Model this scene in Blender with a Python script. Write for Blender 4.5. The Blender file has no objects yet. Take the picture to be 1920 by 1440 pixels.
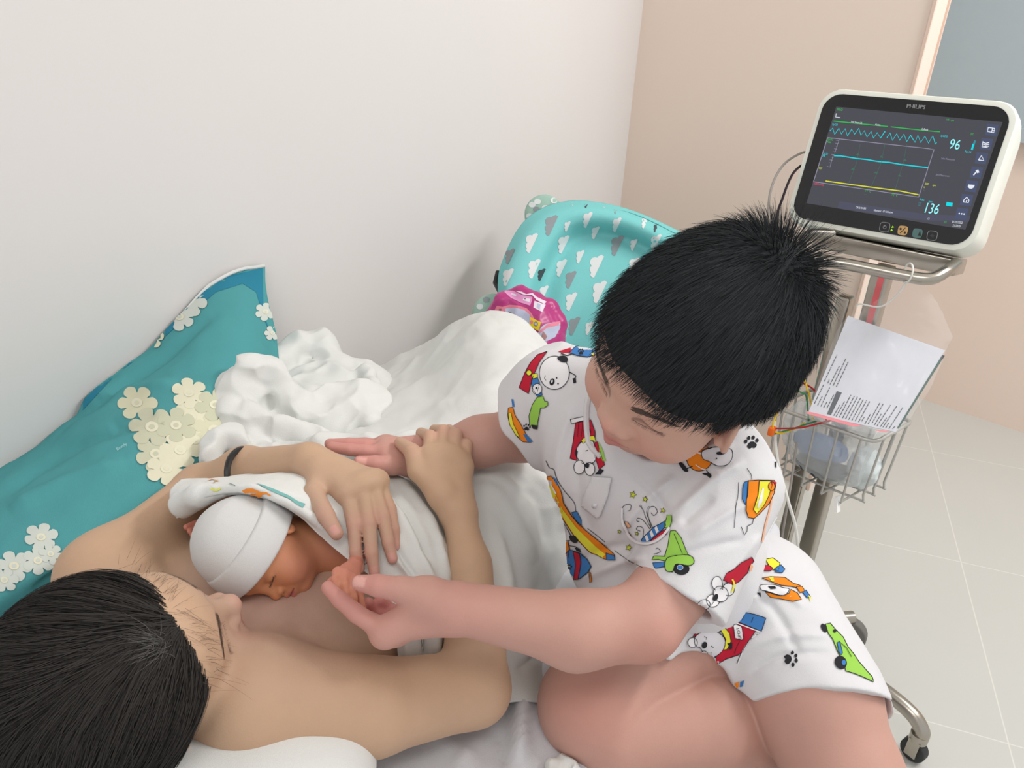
import bpy, bmesh, math, random
import numpy as np
from mathutils import Vector, Matrix
from mathutils.bvhtree import BVHTree
from mathutils.geometry import delaunay_2d_cdt
random.seed(7)
SC = bpy.context.scene
COL = SC.collection
VOX = 0.0022          # surface-net cell size for bodies

# ------------------------------------------------------------------ camera
FPX = 1500.0
PITCH = math.radians(26.7); HEAD = math.radians(40.7); ROLL = math.atan2(170, 2980)
CAM = np.array([0.0, 0.0, 1.3])
cF = np.array([math.cos(HEAD)*math.cos(PITCH), math.sin(HEAD)*math.cos(PITCH), -math.sin(PITCH)])
_r = np.cross(cF, [0, 0, 1.0]); _r /= np.linalg.norm(_r); _u = np.cross(_r, cF)
cR = math.cos(ROLL)*_r + math.sin(ROLL)*_u
cU = -math.sin(ROLL)*_r + math.cos(ROLL)*_u
cam_data = bpy.data.cameras.new('camera')
cam_data.sensor_fit = 'HORIZONTAL'; cam_data.sensor_width = 36.0
cam_data.lens = FPX/1920*36.0; cam_data.clip_start = 0.02; cam_data.clip_end = 50
cam = bpy.data.objects.new('camera', cam_data); COL.objects.link(cam)
cam.matrix_world = Matrix(((cR[0], cU[0], -cF[0], CAM[0]), (cR[1], cU[1], -cF[1], CAM[1]),
                           (cR[2], cU[2], -cF[2], CAM[2]), (0, 0, 0, 1)))
SC.camera = cam

def W(px, py, d):
    """world point seen at photo pixel (px,py) at depth d"""
    return CAM + d*(cF + cR*(px-960)/FPX - cU*(py-720)/FPX)
def Z(px, py, z):
    r = cF + cR*(px-960)/FPX - cU*(py-720)/FPX
    return CAM + (z-CAM[2])/r[2]*r
def rays(px, py):
    return cF + cR*(px-960)/FPX - cU*(py-720)/FPX
def XP(p):
    v = np.asarray(p)-CAM; d = v@cF
    return 960+FPX*(v@cR)/d, 720-FPX*(v@cU)/d, d
def CV(r, u, b):
    """direction given as right / up / towards the viewer"""
    v = cR*r+cU*u-cF*b; return v/np.linalg.norm(v)

# ------------------------------------------------------------------ light and exposure
world = bpy.data.worlds.new('room_air'); SC.world = world; world.use_nodes = True
world.node_tree.nodes['Background'].inputs[0].default_value = (0.99, 0.99, 1.0, 1)
world.node_tree.nodes['Background'].inputs[1].default_value = 0.85
def area(name, loc, size, energy, color, target):
    L = bpy.data.lights.new(name, 'AREA'); L.shape = 'RECTANGLE'; L.size, L.size_y = size
    L.energy = energy; L.color = color
    o = bpy.data.objects.new(name, L); COL.objects.link(o); o.location = loc
    o.rotation_euler = (Vector(target)-Vector(loc)).to_track_quat('-Z', 'Y').to_euler()
    return o
area('ceiling_tube_light', (1.75, -0.55, 2.50), (1.2, 0.16), 32, (1.0, 0.99, 0.98), (1.0, 0.6, 0.5))
area('overhead_fill_light', (-0.3, -0.2, 2.55), (1.2, 0.6), 15, (1.0, 0.98, 0.965), (0.4, 0.7, 0.5))  # unseen overhead lamp added as weak fill beside the tube
area('far_fill_light', (2.45, -1.1, 2.55), (1.0, 0.3), 14, (1.0, 0.985, 0.97), (2.6, 0.1, 0.6))  # unseen lamp added to brighten the far wall and window
vs = SC.view_settings
SC.display_settings.display_device = 'sRGB'
vs.view_transform = 'Standard'; vs.look = 'None'; vs.gamma = 1.0; vs.exposure = -0.16; vs.use_curve_mapping = False
SC.cycles.use_denoising = True
SC.cycles.max_bounces = 8

# ------------------------------------------------------------------ materials
def lin(c):
    return tuple(((x/255)/12.92 if x/255 <= .04045 else (((x/255)+.055)/1.055)**2.4) for x in c)
def mat(name, rgb=(200, 200, 200), rough=.6, metal=0.0, attr=False, bump=0, bscale=200, noise=0, nscale=8, sss=0,
        emit=0, trans=0, alpha=1, spec=.5, coat=0):
    m = bpy.data.materials.new(name); m.use_nodes = True
    nt = m.node_tree; b = nt.nodes['Principled BSDF']; N = nt.nodes.new; L = nt.links.new
    c = lin(rgb)+(1,)
    b.inputs['Base Color'].default_value = c
    b.inputs['Roughness'].default_value = rough; b.inputs['Metallic'].default_value = metal
    b.inputs['Specular IOR Level'].default_value = spec
    b.inputs['Coat Weight'].default_value = coat
    tc = N('ShaderNodeTexCoord')
    src = None
    if attr:
        a = N('ShaderNodeAttribute'); a.attribute_name = 'Col'; src = a.outputs['Color']
    else:
        r = N('ShaderNodeRGB'); r.outputs[0].default_value = c; src = r.outputs[0]
    if noise:
        n = N('ShaderNodeTexNoise'); n.inputs['Scale'].default_value = nscale; n.inputs['Detail'].default_value = 5
        L(tc.outputs['Object'], n.inputs['Vector'])
        mr = N('ShaderNodeMapRange'); mr.inputs['To Min'].default_value = 1-noise; mr.inputs['To Max'].default_value = 1+noise
        L(n.outputs['Fac'], mr.inputs['Value'])
        mx = N('ShaderNodeVectorMath'); mx.operation = 'SCALE'
        L(src, mx.inputs[0]); L(mr.outputs[0], mx.inputs['Scale']); src = mx.outputs[0]
    L(src, b.inputs['Base Color'])
    if bump:
        n = N('ShaderNodeTexNoise'); n.inputs['Scale'].default_value = bscale; n.inputs['Detail'].default_value = 3
        L(tc.outputs['Object'], n.inputs['Vector'])
        bp = N('ShaderNodeBump'); bp.inputs['Strength'].default_value = bump; bp.inputs['Distance'].default_value = .002
        L(n.outputs['Fac'], bp.inputs['Height']); L(bp.outputs[0], b.inputs['Normal'])
    if sss:
        b.inputs['Subsurface Weight'].default_value = sss
        b.inputs['Subsurface Radius'].default_value = (1.0, .35, .2)
        b.inputs['Subsurface Scale'].default_value = .006
    if emit:
        b.inputs['Emission Color'].default_value = c; b.inputs['Emission Strength'].default_value = emit
    if trans:
        b.inputs['Transmission Weight'].default_value = trans
    if alpha < 1:
        b.inputs['Alpha'].default_value = alpha
    return m
M = {}
M['skin'] = mat('skin', attr=True, rough=.55, sss=.12, bump=.12, bscale=500, noise=.03, nscale=60, spec=.35)
M['cloth'] = mat('white_cotton', (220, 221, 218), rough=.95, bump=.25, bscale=900, noise=.02, nscale=20, spec=.1)
M['shirt'] = mat('shirt_cotton', (213, 212, 214), rough=.95, bump=.2, bscale=1200, spec=.1)
M['cap'] = mat('cap_jersey', (210, 210, 209), rough=.95, bump=.3, bscale=1500, spec=.1)
M['hair'] = mat('black_hair', (47, 49, 51), rough=.8, spec=.12)
M['hair2'] = mat('dark_brown_hair', (52, 49, 47), rough=.75, spec=.15)
M['hairgrey'] = mat('scalp_grey', (84, 82, 79), rough=.8)
M['brow'] = mat('brow_hair', (74, 58, 50), rough=.7)
M['lash'] = mat('lash_hair', (40, 30, 28), rough=.7)
M['steel'] = mat('brushed_steel', (178, 172, 162), rough=.28, metal=1, noise=.08, nscale=40)
M['wire'] = mat('steel_wire', (188, 187, 182), rough=.4, metal=.6)
M['black'] = mat('black_plastic', (22, 22, 24), rough=.35)
M['bezel'] = mat('black_glass', (20, 21, 23), rough=.18)
M['white_plastic'] = mat('white_plastic', (226, 228, 218), rough=.4)
M['rubber'] = mat('grey_rubber', (110, 108, 104), rough=.7)
M['darkrub'] = mat('dark_rubber', (45, 47, 48), rough=.6)
def glow(name, rgb, s=1.0):
    m = bpy.data.materials.new(name); m.use_nodes = True; nt = m.node_tree
    for n in list(nt.nodes): nt.nodes.remove(n)
    e = nt.nodes.new('ShaderNodeEmission'); e.inputs[0].default_value = lin(rgb)+(1,); e.inputs[1].default_value = s
    o = nt.nodes.new('ShaderNodeOutputMaterial'); nt.links.new(e.outputs[0], o.inputs[0]); return m
def flat(name, rgb, rough=.9):
    return mat(name, rgb, rough=rough, spec=.15)

# ------------------------------------------------------------------ object helpers
def link(name, me, parent=None, mats=None, smooth=True):
    o = bpy.data.objects.new(name, me); COL.objects.link(o)
    if parent is not None: o.parent = parent
    for m in (mats or []): me.materials.append(m)
    if smooth and len(me.polygons):
        me.polygons.foreach_set('use_smooth', np.ones(len(me.polygons), dtype=bool))
    return o
def tag(o, label=None, cat=None, group=None, kind=None):
    if label: o['label'] = label
    if cat: o['category'] = cat
    if group: o['group'] = group
    if kind: o['kind'] = kind
    return o
def empty(name, loc, label, cat, group=None):
    o = bpy.data.objects.new(name, None); COL.objects.link(o); o.location = loc; o.empty_display_size = .05
    bpy.context.view_layer.update()
    return tag(o, label, cat, group)
def adopt(root, *objs):
    """parent keeping the world place"""
    for o in objs:
        o.parent = root
        o.matrix_parent_inverse = Matrix.Translation(root.location).inverted() @ Matrix.Identity(4) if root.parent is None and root.type == 'EMPTY' else root.matrix_world.inverted()
def mesh_np(name, V, Fq, parent=None, mats=None, smooth=True, col=None):
    """V (n,3); Fq (m,3|4) int array"""
    V = np.asarray(V, dtype=np.float32); Fq = np.asarray(Fq, dtype=np.int32)
    me = bpy.data.meshes.new(name); k = Fq.shape[1]
    me.vertices.add(len(V)); me.vertices.foreach_set('co', V.ravel())
    me.loops.add(Fq.size); me.loops.foreach_set('vertex_index', Fq.ravel())
    me.polygons.add(len(Fq)); me.polygons.foreach_set('loop_start', np.arange(0, Fq.size, k, dtype=np.int32))
    me.polygons.foreach_set('loop_total', np.full(len(Fq), k, dtype=np.int32))
    me.update(calc_edges=True)
    if col is not None:
        ca = me.color_attributes.new('Col', 'FLOAT_COLOR', 'POINT')
        c4 = np.ones((len(V), 4), dtype=np.float32); c4[:, :3] = col; ca.data.foreach_set('color', c4.ravel())
    return link(name, me, parent, mats, smooth)

class MB:
    """collects simple shapes into one mesh"""
    def __init__(s): s.v = []; s.f = []; s.m = []
    def add(s, V, Fs, mi=0):
        n = len(s.v); s.v += [tuple(map(float, x)) for x in V]
        for f in Fs: s.f.append(tuple(n+i for i in f)); s.m.append(mi)
        return s
    def box(s, c, size, rot=None, mi=0):
        V = []; R = np.eye(3) if rot is None else rot
        for x in (-.5, .5):
            for y in (-.5, .5):
                for z in (-.5, .5): V.append(np.array(c)+R@(np.array([x, y, z])*np.array(size)))
        return s.add(V, [(0, 1, 3, 2), (4, 6, 7, 5), (0, 4, 5, 1), (2, 3, 7, 6), (0, 2, 6, 4), (1, 5, 7, 3)], mi)
    def tube(s, pts, r, n=10, mi=0, closed=False, flat=None):
        pts = [np.array(p, float) for p in pts]; m = len(pts); V = []; prev = None
        rr = r if hasattr(r, '__len__') else [r]*m
        for i, p in enumerate(pts):
            if closed: t = pts[(i+1) % m]-pts[i-1]
            else: t = pts[min(i+1, m-1)]-pts[max(i-1, 0)]
            t = t/(np.linalg.norm(t)+1e-12)
            if prev is None:
                a = np.array([0, 0, 1.0]) if abs(t[2]) < .9 else np.array([1.0, 0, 0])
            else: a = prev
            u = a-t*(a@t); u /= np.linalg.norm(u)+1e-12; prev = u; w = np.cross(t, u)
            for k in range(n):
                an = 2*math.pi*k/n; V.append(p+rr[i]*(u*math.cos(an)+w*math.sin(an)))
        Fs = []
        for i in range(m if closed else m-1):
            j = (i+1) % m
            for k in range(n):
                k2 = (k+1) % n; Fs.append((i*n+k, i*n+k2, j*n+k2, j*n+k))
        if not closed:
            Fs.append(tuple(range(n-1, -1, -1))); Fs.append(tuple((m-1)*n+k for k in range(n)))
        return s.add(V, Fs, mi)
    def cyl(s, a, b, r, n=24, mi=0, r2=None):
        return s.tube([a, b], [r, r if r2 is None else r2], n, mi)
    def build(s, name, mats, parent=None, smooth=True, bevel=0, label=None):
        me = bpy.data.meshes.new(name); me.from_pydata(s.v, [], s.f)
        me.polygons.foreach_set('material_index', s.m)
        bm = bmesh.new(); bm.from_mesh(me); bmesh.ops.recalc_face_normals(bm, faces=bm.faces)
        if bevel: bmesh.ops.bevel(bm, geom=[e for e in bm.edges if e.calc_face_angle(0) > .6], offset=bevel, segments=3, affect='EDGES', profile=.5)
        bm.to_mesh(me); bm.free()
        if not isinstance(mats, (list, tuple)): mats = [mats]
        o = link(name, me, None, mats, smooth)
        if smooth:
            try: me.set_sharp_from_angle(angle=.7)
            except Exception: pass
        if parent is not None: adopt(parent, o)
        if label: o['label'] = label
        return o
def spline(pts, n=8, closed=False):
    """Catmull-Rom through points"""
    P = [np.array(p, float) for p in pts]; m = len(P); out = []
    seg = m if closed else m-1
    for i in range(seg):
        if closed: p0, p1, p2, p3 = P[i-1], P[i], P[(i+1) % m], P[(i+2) % m]
        else: p0, p1, p2, p3 = P[max(i-1, 0)], P[i], P[i+1], P[min(i+2, m-1)]
        for k in range(n):
            t = k/n; out.append(.5*((2*p1)+(-p0+p2)*t+(2*p0-5*p1+4*p2-p3)*t*t+(-p0+3*p1-3*p2+p3)*t**3))
    if not closed: out.append(P[-1])
    return out

# ------------------------------------------------------------------ noise (numpy)
_rs = np.random.RandomState(3); _tab = _rs.rand(4096).astype(np.float32)
def _h(i, j, k): return _tab[(i*73+j*151+k*283+((i*j) & 31)*7+((j*k) & 15)*3) & 4095]
def vnoise(P, s, seed=0):
    Q = P*s+seed*17.3+100; I = np.floor(Q).astype(np.int64); f = Q-I; f = f*f*(3-2*f)
    i, j, k = I[:, 0], I[:, 1], I[:, 2]; x, y, z = f[:, 0], f[:, 1], f[:, 2]
    def L(a, b, t): return a+(b-a)*t
    return L(L(L(_h(i, j, k), _h(i+1, j, k), x), L(_h(i, j+1, k), _h(i+1, j+1, k), x), y),
             L(L(_h(i, j, k+1), _h(i+1, j, k+1), x), L(_h(i, j+1, k+1), _h(i+1, j+1, k+1), x), y), z)*2-1
def fbm(P, s, o=3, seed=0):
    return sum(vnoise(P, s*2**i, seed+i)/2**i for i in range(o))
def ridge(P, s, seed=0):
    return 1-np.abs(vnoise(P, s, seed))*2

# ------------------------------------------------------------------ signed-distance bodies
def smin(a, b, k):
    if k <= 0: return np.minimum(a, b)
    h = np.maximum(k-np.abs(a-b), 0)/k
    return np.minimum(a, b)-h*h*k*.25
def smax(a, b, k): return -smin(-a, -b, k)
class Cone:
    def __init__(s, a, b, ra, rb=None, k=.012, n=None, sq=1.0):
        s.a = np.asarray(a, float); s.b = np.asarray(b, float); s.ra = ra; s.rb = ra if rb is None else rb; s.k = k
        s.n = None if n is None else np.asarray(n, float)/np.linalg.norm(n); s.sq = sq
    def bb(s, m):
        r = max(s.ra, s.rb)*max(1, s.sq)+m
        return np.minimum(s.a, s.b)-r, np.maximum(s.a, s.b)+r
    def d(s, P):
        ab = s.b-s.a; L2 = ab@ab+1e-12; v = P-s.a
        t = np.clip((v@ab)/L2, 0, 1); q = v-t[:, None]*ab
        r = s.ra+(s.rb-s.ra)*t
        if s.n is None: return np.linalg.norm(q, axis=1)-r
        c = q@s.n; q2 = q+np.outer(c*(1/s.sq-1), s.n)
        return (np.linalg.norm(q2, axis=1)-r)*min(1, s.sq)
class Ell:
    def __init__(s, c, r, R=None, k=.012):
        s.c = np.asarray(c, float); s.r = np.asarray(r, float); s.R = np.eye(3) if R is None else np.asarray(R, float); s.k = k
    def bb(s, m):
        e = np.sqrt(((s.R*s.r)**2).sum(1))+m
        return s.c-e, s.c+e
    def d(s, P):
        q = (P-s.c)@s.R; k0 = np.linalg.norm(q/s.r, axis=1); k1 = np.linalg.norm(q/s.r**2, axis=1)
        return k0*(k0-1)/np.maximum(k1, 1e-9)
def chain(pts, radii, k=.01, n=None, sq=1.0):
    return [Cone(pts[i], pts[i+1], radii[i], radii[i+1], k, n, sq) for i in range(len(pts)-1)]
class Clip:
    """primitive cut by half spaces (point, normal): material on the normal side goes"""
    def __init__(s, p, cuts, r=.004): s.p = p; s.k = p.k; s.r = r; s.cuts = [(np.asarray(c, float), np.asarray(n, float)/np.linalg.norm(n)) for c, n in cuts]
    def bb(s, m): return s.p.bb(m)
    def d(s, P):
        v = s.p.d(P)
        for c, n in s.cuts: v = smax(v, (P-c)@n, s.r)
        return v
class Sub:
    def __init__(s, p, k=.004): s.p = p; s.k = k
    def bb(s, m): return s.p.bb(m)
    def d(s, P): return s.p.d(P)
def sdf_mesh(prims, h=None, clip=None, pad=.012, disp=None, cuts=()):
    """prims -> (V, quads). cuts: list of (point, normal, k) halfspaces removed on the normal side"""
    h = h or VOX
    los, his = zip(*[p.bb(pad) for p in prims if not isinstance(p, Sub)])
    lo = np.min(los, 0); hi = np.max(his, 0)
    if clip is not None: lo = np.maximum(lo, clip[0]); hi = np.minimum(hi, clip[1])
    n = np.ceil((hi-lo)/h).astype(int)+1
    A = np.full(n, .05, dtype=np.float32)
    def window(p, m):
        l, u = p.bb(m); i0 = np.maximum(np.floor((l-lo)/h).astype(int), 0); i1 = np.minimum(np.ceil((u-lo)/h).astype(int)+1, n)
        if np.any(i1 <= i0): return None
        g = np.meshgrid(*[lo[a]+h*np.arange(i0[a], i1[a]) for a in range(3)], indexing='ij')
        return tuple(slice(i0[a], i1[a]) for a in range(3)), np.stack([x.ravel() for x in g], 1)
    for p in prims:
        w = window(p, max(2*p.k, 3*h)+h)
        if w is None: continue
        sl, P = w; d = p.d(P).astype(np.float32).reshape(A[sl].shape)
        A[sl] = smax(A[sl], -d, p.k) if isinstance(p, Sub) else smin(A[sl], d, p.k)
    if cuts or disp is not None:
        near = np.argwhere(np.abs(A) < .045)
        P = lo+near*h; v = A[near[:, 0], near[:, 1], near[:, 2]]
        if disp is not None: v = v+disp(P, v)
        for (c, nn, k) in cuts:
            nn = np.asarray(nn, float)/np.linalg.norm(nn); v = smax(v, (P-np.asarray(c))@nn, k)
        A[near[:, 0], near[:, 1], near[:, 2]] = v
        # deep interior beyond a cut
        deep = np.argwhere(A <= -.045)
        if len(deep) and cuts:
            P = lo+deep*h; v = A[deep[:, 0], deep[:, 1], deep[:, 2]]
            for (c, nn, k) in cuts:
                nn = np.asarray(nn, float)/np.linalg.norm(nn); v = np.maximum(v, (P-np.asarray(c))@nn)
            A[deep[:, 0], deep[:, 1], deep[:, 2]] = v
    return surface_nets(A, lo, h)
def surface_nets(A, lo, h):
    # close the border
    for ax in range(3):
        s = [slice(None)]*3
        for e in (0, -1): s[ax] = e; A[tuple(s)] = np.maximum(A[tuple(s)], 1e-4)
    S = A < 0
    c = [S[i:S.shape[0]-1+i, j:S.shape[1]-1+j, k:S.shape[2]-1+k] for i in (0, 1) for j in (0, 1) for k in (0, 1)]
    an = c[0].copy(); al = c[0].copy()
    for x in c[1:]: an |= x; al &= x
    mask = an & ~al; idx = np.argwhere(mask)
    ids = np.full(mask.shape, -1, dtype=np.int32); ids[mask] = np.arange(len(idx))
    off = np.array([(i, j, k) for i in (0, 1) for j in (0, 1) for k in (0, 1)])
    val = np.stack([A[idx[:, 0]+o[0], idx[:, 1]+o[1], idx[:, 2]+o[2]] for o in off], 1)
    acc = np.zeros((len(idx), 3)); cnt = np.zeros(len(idx))
    for a in range(8):
        for b in range(a+1, 8):
            if np.abs(off[a]-off[b]).sum() != 1: continue
            va, vb = val[:, a], val[:, b]; cr = (va < 0) != (vb < 0)
            t = np.where(cr, va/(va-vb+1e-20), 0)
            acc += np.where(cr[:, None], off[a]+(off[b]-off[a])*t[:, None], 0); cnt += cr
    V = lo+h*(idx+acc/cnt[:, None])
    quads = []
    for ax in range(3):
        u, w = (ax+1) % 3, (ax+2) % 3
        s0 = [slice(None)]*3; s1 = [slice(None)]*3; s0[ax] = slice(0, -1); s1[ax] = slice(1, None)
        a, b = S[tuple(s0)], S[tuple(s1)]
        for flip in (0, 1):
            e = np.argwhere((a & ~b) if not flip else (~a & b))
            e = e[(e[:, u] > 0) & (e[:, w] > 0) & (e[:, u] < A.shape[u]-1) & (e[:, w] < A.shape[w]-1)]
            q = []
            for du, dw in ((-1, -1), (0, -1), (0, 0), (-1, 0)):
                x = e.copy(); x[:, u] += du; x[:, w] += dw; q.append(ids[x[:, 0], x[:, 1], x[:, 2]])
            q = np.stack(q, 1); quads.append(q if not flip else q[:, ::-1])
    return V, np.concatenate(quads)
def pxdist(P, pl):
    v = P-CAM; d = v@cF; X = np.stack([960+FPX*(v@cR)/d, 720-FPX*(v@cU)/d], 1); best = np.full(len(P), 1e9); bt = np.zeros(len(P)); m = len(pl)-1
    for i in range(m):
        a, b_ = np.array(pl[i][:2]), np.array(pl[i+1][:2]); ab = b_-a; t = np.clip(((X-a)@ab)/(ab@ab+1e-9), 0, 1)
        q = np.linalg.norm(X-a-t[:, None]*ab, axis=1); u = q < best; best = np.where(u, q, best); bt = np.where(u, (i+t)/m, bt)
    return best, bt
def with_folds(base, lines):
    def f(P, v):
        o = base(P, v)
        for pl, amp, wd in lines:
            q, t = pxdist(P, spline([(a, b, 0) for a, b in pl], 4)); o = o-amp*np.exp(-(q/wd)**2)*np.clip(np.minimum(t, 1-t)*5, .1, 1)
        return o
    return f
def vnormals(V, Fq):
    a, b, c, d = (V[Fq[:, i]] for i in range(4)); n = np.cross(c-a, d-b)
    N = np.zeros_like(V)
    for i in range(4): np.add.at(N, Fq[:, i], n)
    return N/(np.linalg.norm(N, axis=1, keepdims=True)+1e-12)
def sdf_eval(prims, P):
    v = np.full(len(P), 9.0)
    for p in prims:
        if isinstance(p, Sub): continue
        v = smin(v, p.d(P), p.k)
    return v

# paint helpers -----------------------------------------------------
def blend(C, w, rgb):
    w = np.clip(w, 0, 1)[:, None]; C[:] = C*(1-w)+np.array(lin(rgb))*w
def near(P, c, r, soft=.5):
    d = np.linalg.norm(P-np.asarray(c), axis=1)/r
    return np.clip((1-d)/soft, 0, 1)

# ------------------------------------------------------------------ head template
class Frame:
    def __init__(s, c, fwd, up, sc=1.0):
        s.c = np.asarray(c, float); up = np.asarray(up, float)/np.linalg.norm(up)
        f = np.asarray(fwd, float); f = f-up*(f@up); f /= np.linalg.norm(f)
        s.R = np.stack([f, np.cross(up, f), up], 1); s.s = sc
    def p(s, x, y, z): return s.c+s.R@(np.array([x, y, z])*s.s)
    def loc(s, P): return ((P-s.c)@s.R)/s.s
    def cone(s, a, b, ra, rb=None, k=.012, n=None, sq=1.0):
        return Cone(s.p(*a), s.p(*b), ra*s.s, (ra if rb is None else rb)*s.s, k*s.s, None if n is None else s.R@np.array(n, float), sq)
    def ell(s, c, r, k=.012, rot=None):
        R = s.R if rot is None else s.R@rot
        return Ell(s.p(*c), np.array(r)*s.s, R, k*s.s)
def rotx(a): c, s = math.cos(a), math.sin(a); return np.array([[1, 0, 0], [0, c, -s], [0, s, c]])
def roty(a): c, s = math.cos(a), math.sin(a); return np.array([[c, 0, s], [0, 1, 0], [-s, 0, c]])
def rotz(a): c, s = math.cos(a), math.sin(a); return np.array([[c, -s, 0], [s, c, 0], [0, 0, 1]])
def head(F, kind='adult'):
    ch = kind != 'adult'; ba = kind == 'baby'
    p = [F.ell((-.010, 0, .012), (.100, .080, .090), .02),
         F.ell((.026, 0, -.040), (.064, .064 if not ch else .068, .072), .03),
         F.ell((.034, 0, -.080), (.046, .046 if not ch else .050, .036), .03),
         F.ell((.070 if kind != 'child' else .062, 0, {'adult': -.100, 'child': -.108, 'baby': -.095}[kind]), (.017, .020, .015), .02),
         F.ell((.050, 0, .022), (.042, .058, .040), .03)]
    ck = .034 if not ch else .040
    for s in (-1, 1):
        p += [F.ell((.056, s*ck, -.052), (.027 if not ch else .032, .026 if not ch else .030, .028 if not ch else .034), .02),
              F.cone((.081, s*.014, .008), (.070, s*.046, .008), .010, .008, .014)]
    for s in (-1, 1):
        p.append(Sub(F.ell((.104, s*.032, -.012), (.020, .019, .012), .01), .014*F.s))
    for s in (-1, 1):
        p.append(F.ell((.073, s*.032, -.013), (.0145, .0175, .0125), .004))
    nz = -.050 if not ch else -.044
    if ba: nz = -.040
    nr = .0095 if not ch else .0100
    p += [F.cone((.082, 0, -.004), (.100 if not ch else .094, 0, nz+.006), .0075, nr, .014),
          F.ell((.103 if not ch else .098, 0, nz), (.0115, .0125, .010), .008)]
    for s in (-1, 1): p.append(F.ell((.094, s*.0145, nz-.003), (.010, .0080, .0078), .006))
    for s in (-1, 1): p.append(Sub(F.ell((.1005, s*.0075, nz-.011), (.006, .0038, .004)), .002*F.s))
    mz = nz-.028
    p += [F.ell((.080, 0, mz+.002), (.018, .026, .018), .014),
          F.cone((.0905, -.016, mz+.002), (.0965, 0, mz+.005), .0042, .0058, .004), F.cone((.0965, 0, mz+.005), (.0905, .016, mz+.002), .0058, .0042, .004),
          F.cone((.0885, -.013, mz-.007), (.0945, 0, mz-.0085), .0045, .0066, .004), F.cone((.0945, 0, mz-.0085), (.0885, .013, mz-.007), .0066, .0045, .004)]
    for s in (-1, 1):
        p += [F.cone((.0905, 0, mz-.0015), (.088, s*.018, mz-.001), .0012, .0012)]
        p[-1] = Sub(F.cone((.1005, 0, mz-.0015), (.0915, s*.021, mz-.0015), .0022, .0018), .002*F.s)
    for s in (-1, 1):
        er = rotz(s*.45)@roty(.15)
        ex, ez = (.030, -.020) if kind == 'child' else (0, 0)
        p += [F.ell((-.012+ex, s*.082, -.018+ez), (.020, .0075, .031), .006, er),
              Sub(F.ell((-.010+ex, s*.0895, -.016+ez), (.012, .0055, .021), .004, er), .004*F.s),
              F.ell((.002+ex, s*.080, -.020+ez), (.006, .005, .008), .004)]
    F.mz = mz; F.nz = nz
    return p
def face_paint(F, P, C, cheek=(214, 140, 128), lip=(186, 108, 104), kind='adult', cw=.35):
    L = F.loc(P); mz, nz = F.mz, F.nz
    for s in (-1, 1):
        blend(C, cw*near(L, (.085, s*.038, nz-.008), .034, 1), cheek)
        blend(C, .5*near(L, (-.012, s*.088, -.016), .035, .7), cheek)
        # lash crease
        a = np.abs((L[:, 2]+.019)+9*(L[:, 1]-s*.032)**2-.0)/.0022
        w = np.clip(1.3-a, 0, 1)*(np.abs(L[:, 1]-s*.032) < .0165)*(L[:, 0] > .06)*(L[:, 0] < .10)*.55
        blend(C, w, (70, 48, 42))
    blend(C, .5*near(L, (.11, 0, nz), .016, .8), cheek)
    w = np.clip((1-np.sqrt(((L[:, 1])/.021)**2+((L[:, 2]-(mz-.002))/.0125)**2))*3, 0, 1)*(L[:, 0] > .07)*(L[:, 0] < .115)
    blend(C, w*.8, lip)
    w = np.clip(1.2-np.abs(L[:, 2]-(mz-.0015))/.0018, 0, 1)*(np.abs(L[:, 1]) < .020)*(L[:, 0] > .07)*(L[:, 0] < .115)
    blend(C, w*.6, (110, 55, 52))

# ------------------------------------------------------------------ strands as thin ribbons
def ribbons(paths, w0, w1=.2, N=None, jitter=None):
    """paths (n,m,3) -> V,F ; widths taper from w0 to w0*w1"""
    n, m, _ = paths.shape
    T = np.gradient(paths, axis=1); T /= np.linalg.norm(T, axis=2, keepdims=True)+1e-12
    out = N if N is not None else np.broadcast_to(_rs.randn(n, 1, 3), paths.shape)
    S = np.cross(T, out); S /= np.linalg.norm(S, axis=2, keepdims=True)+1e-12
    w = (w0*np.linspace(1, w1, m))[None, :, None]
    V = np.stack([paths-S*w/2, paths+S*w/2], 2).reshape(-1, 3)
    i = np.arange(n)[:, None]*(2*m)+2*np.arange(m-1)[None, :]; i = i.ravel()
    return V, np.stack([i, i+1, i+3, i+2], 1)
# ================================================================== ROOM
M['wallw'] = mat('white_wall_paint', (222, 218, 216), rough=.9, bump=.05, bscale=60, spec=.1, noise=.015, nscale=3)
M['wallp'] = mat('peach_wall_paint', (236, 218, 205), rough=.9, bump=.05, bscale=60, spec=.1, noise=.015, nscale=3)
M['trimp'] = mat('pale_peach_trim', (226, 200, 184), rough=.7)
M['ceil'] = mat('ceiling_paint', (235, 233, 228), rough=.95)
def wallbox(name, c, size, m):
    o = MB().box(c, size).build(name, m, smooth=False); tag(o, kind='structure'); return o
wallbox('wall_left', (.40, 1.47, 1.35), (3.4, .14, 2.7), M['wallw'])
wallbox('wall_partition', (2.15, 1.0835, 1.35), (.10, .913-.0, 2.7), M['wallp'])
wallbox('wall_far', (3.06, .2, 1.35), (.12, 4.2, 2.7), M['wallp'])
wallbox('ceiling', (1.0, 0, 2.76), (4.3, 4.6, .12), M['ceil'])
for nm, x in (('trim_1', 2.096), ('trim_2', 2.196)):
    wallbox(nm, (x, .6255, 1.35), (.007, .007, 2.7), M['trimp'])
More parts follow.
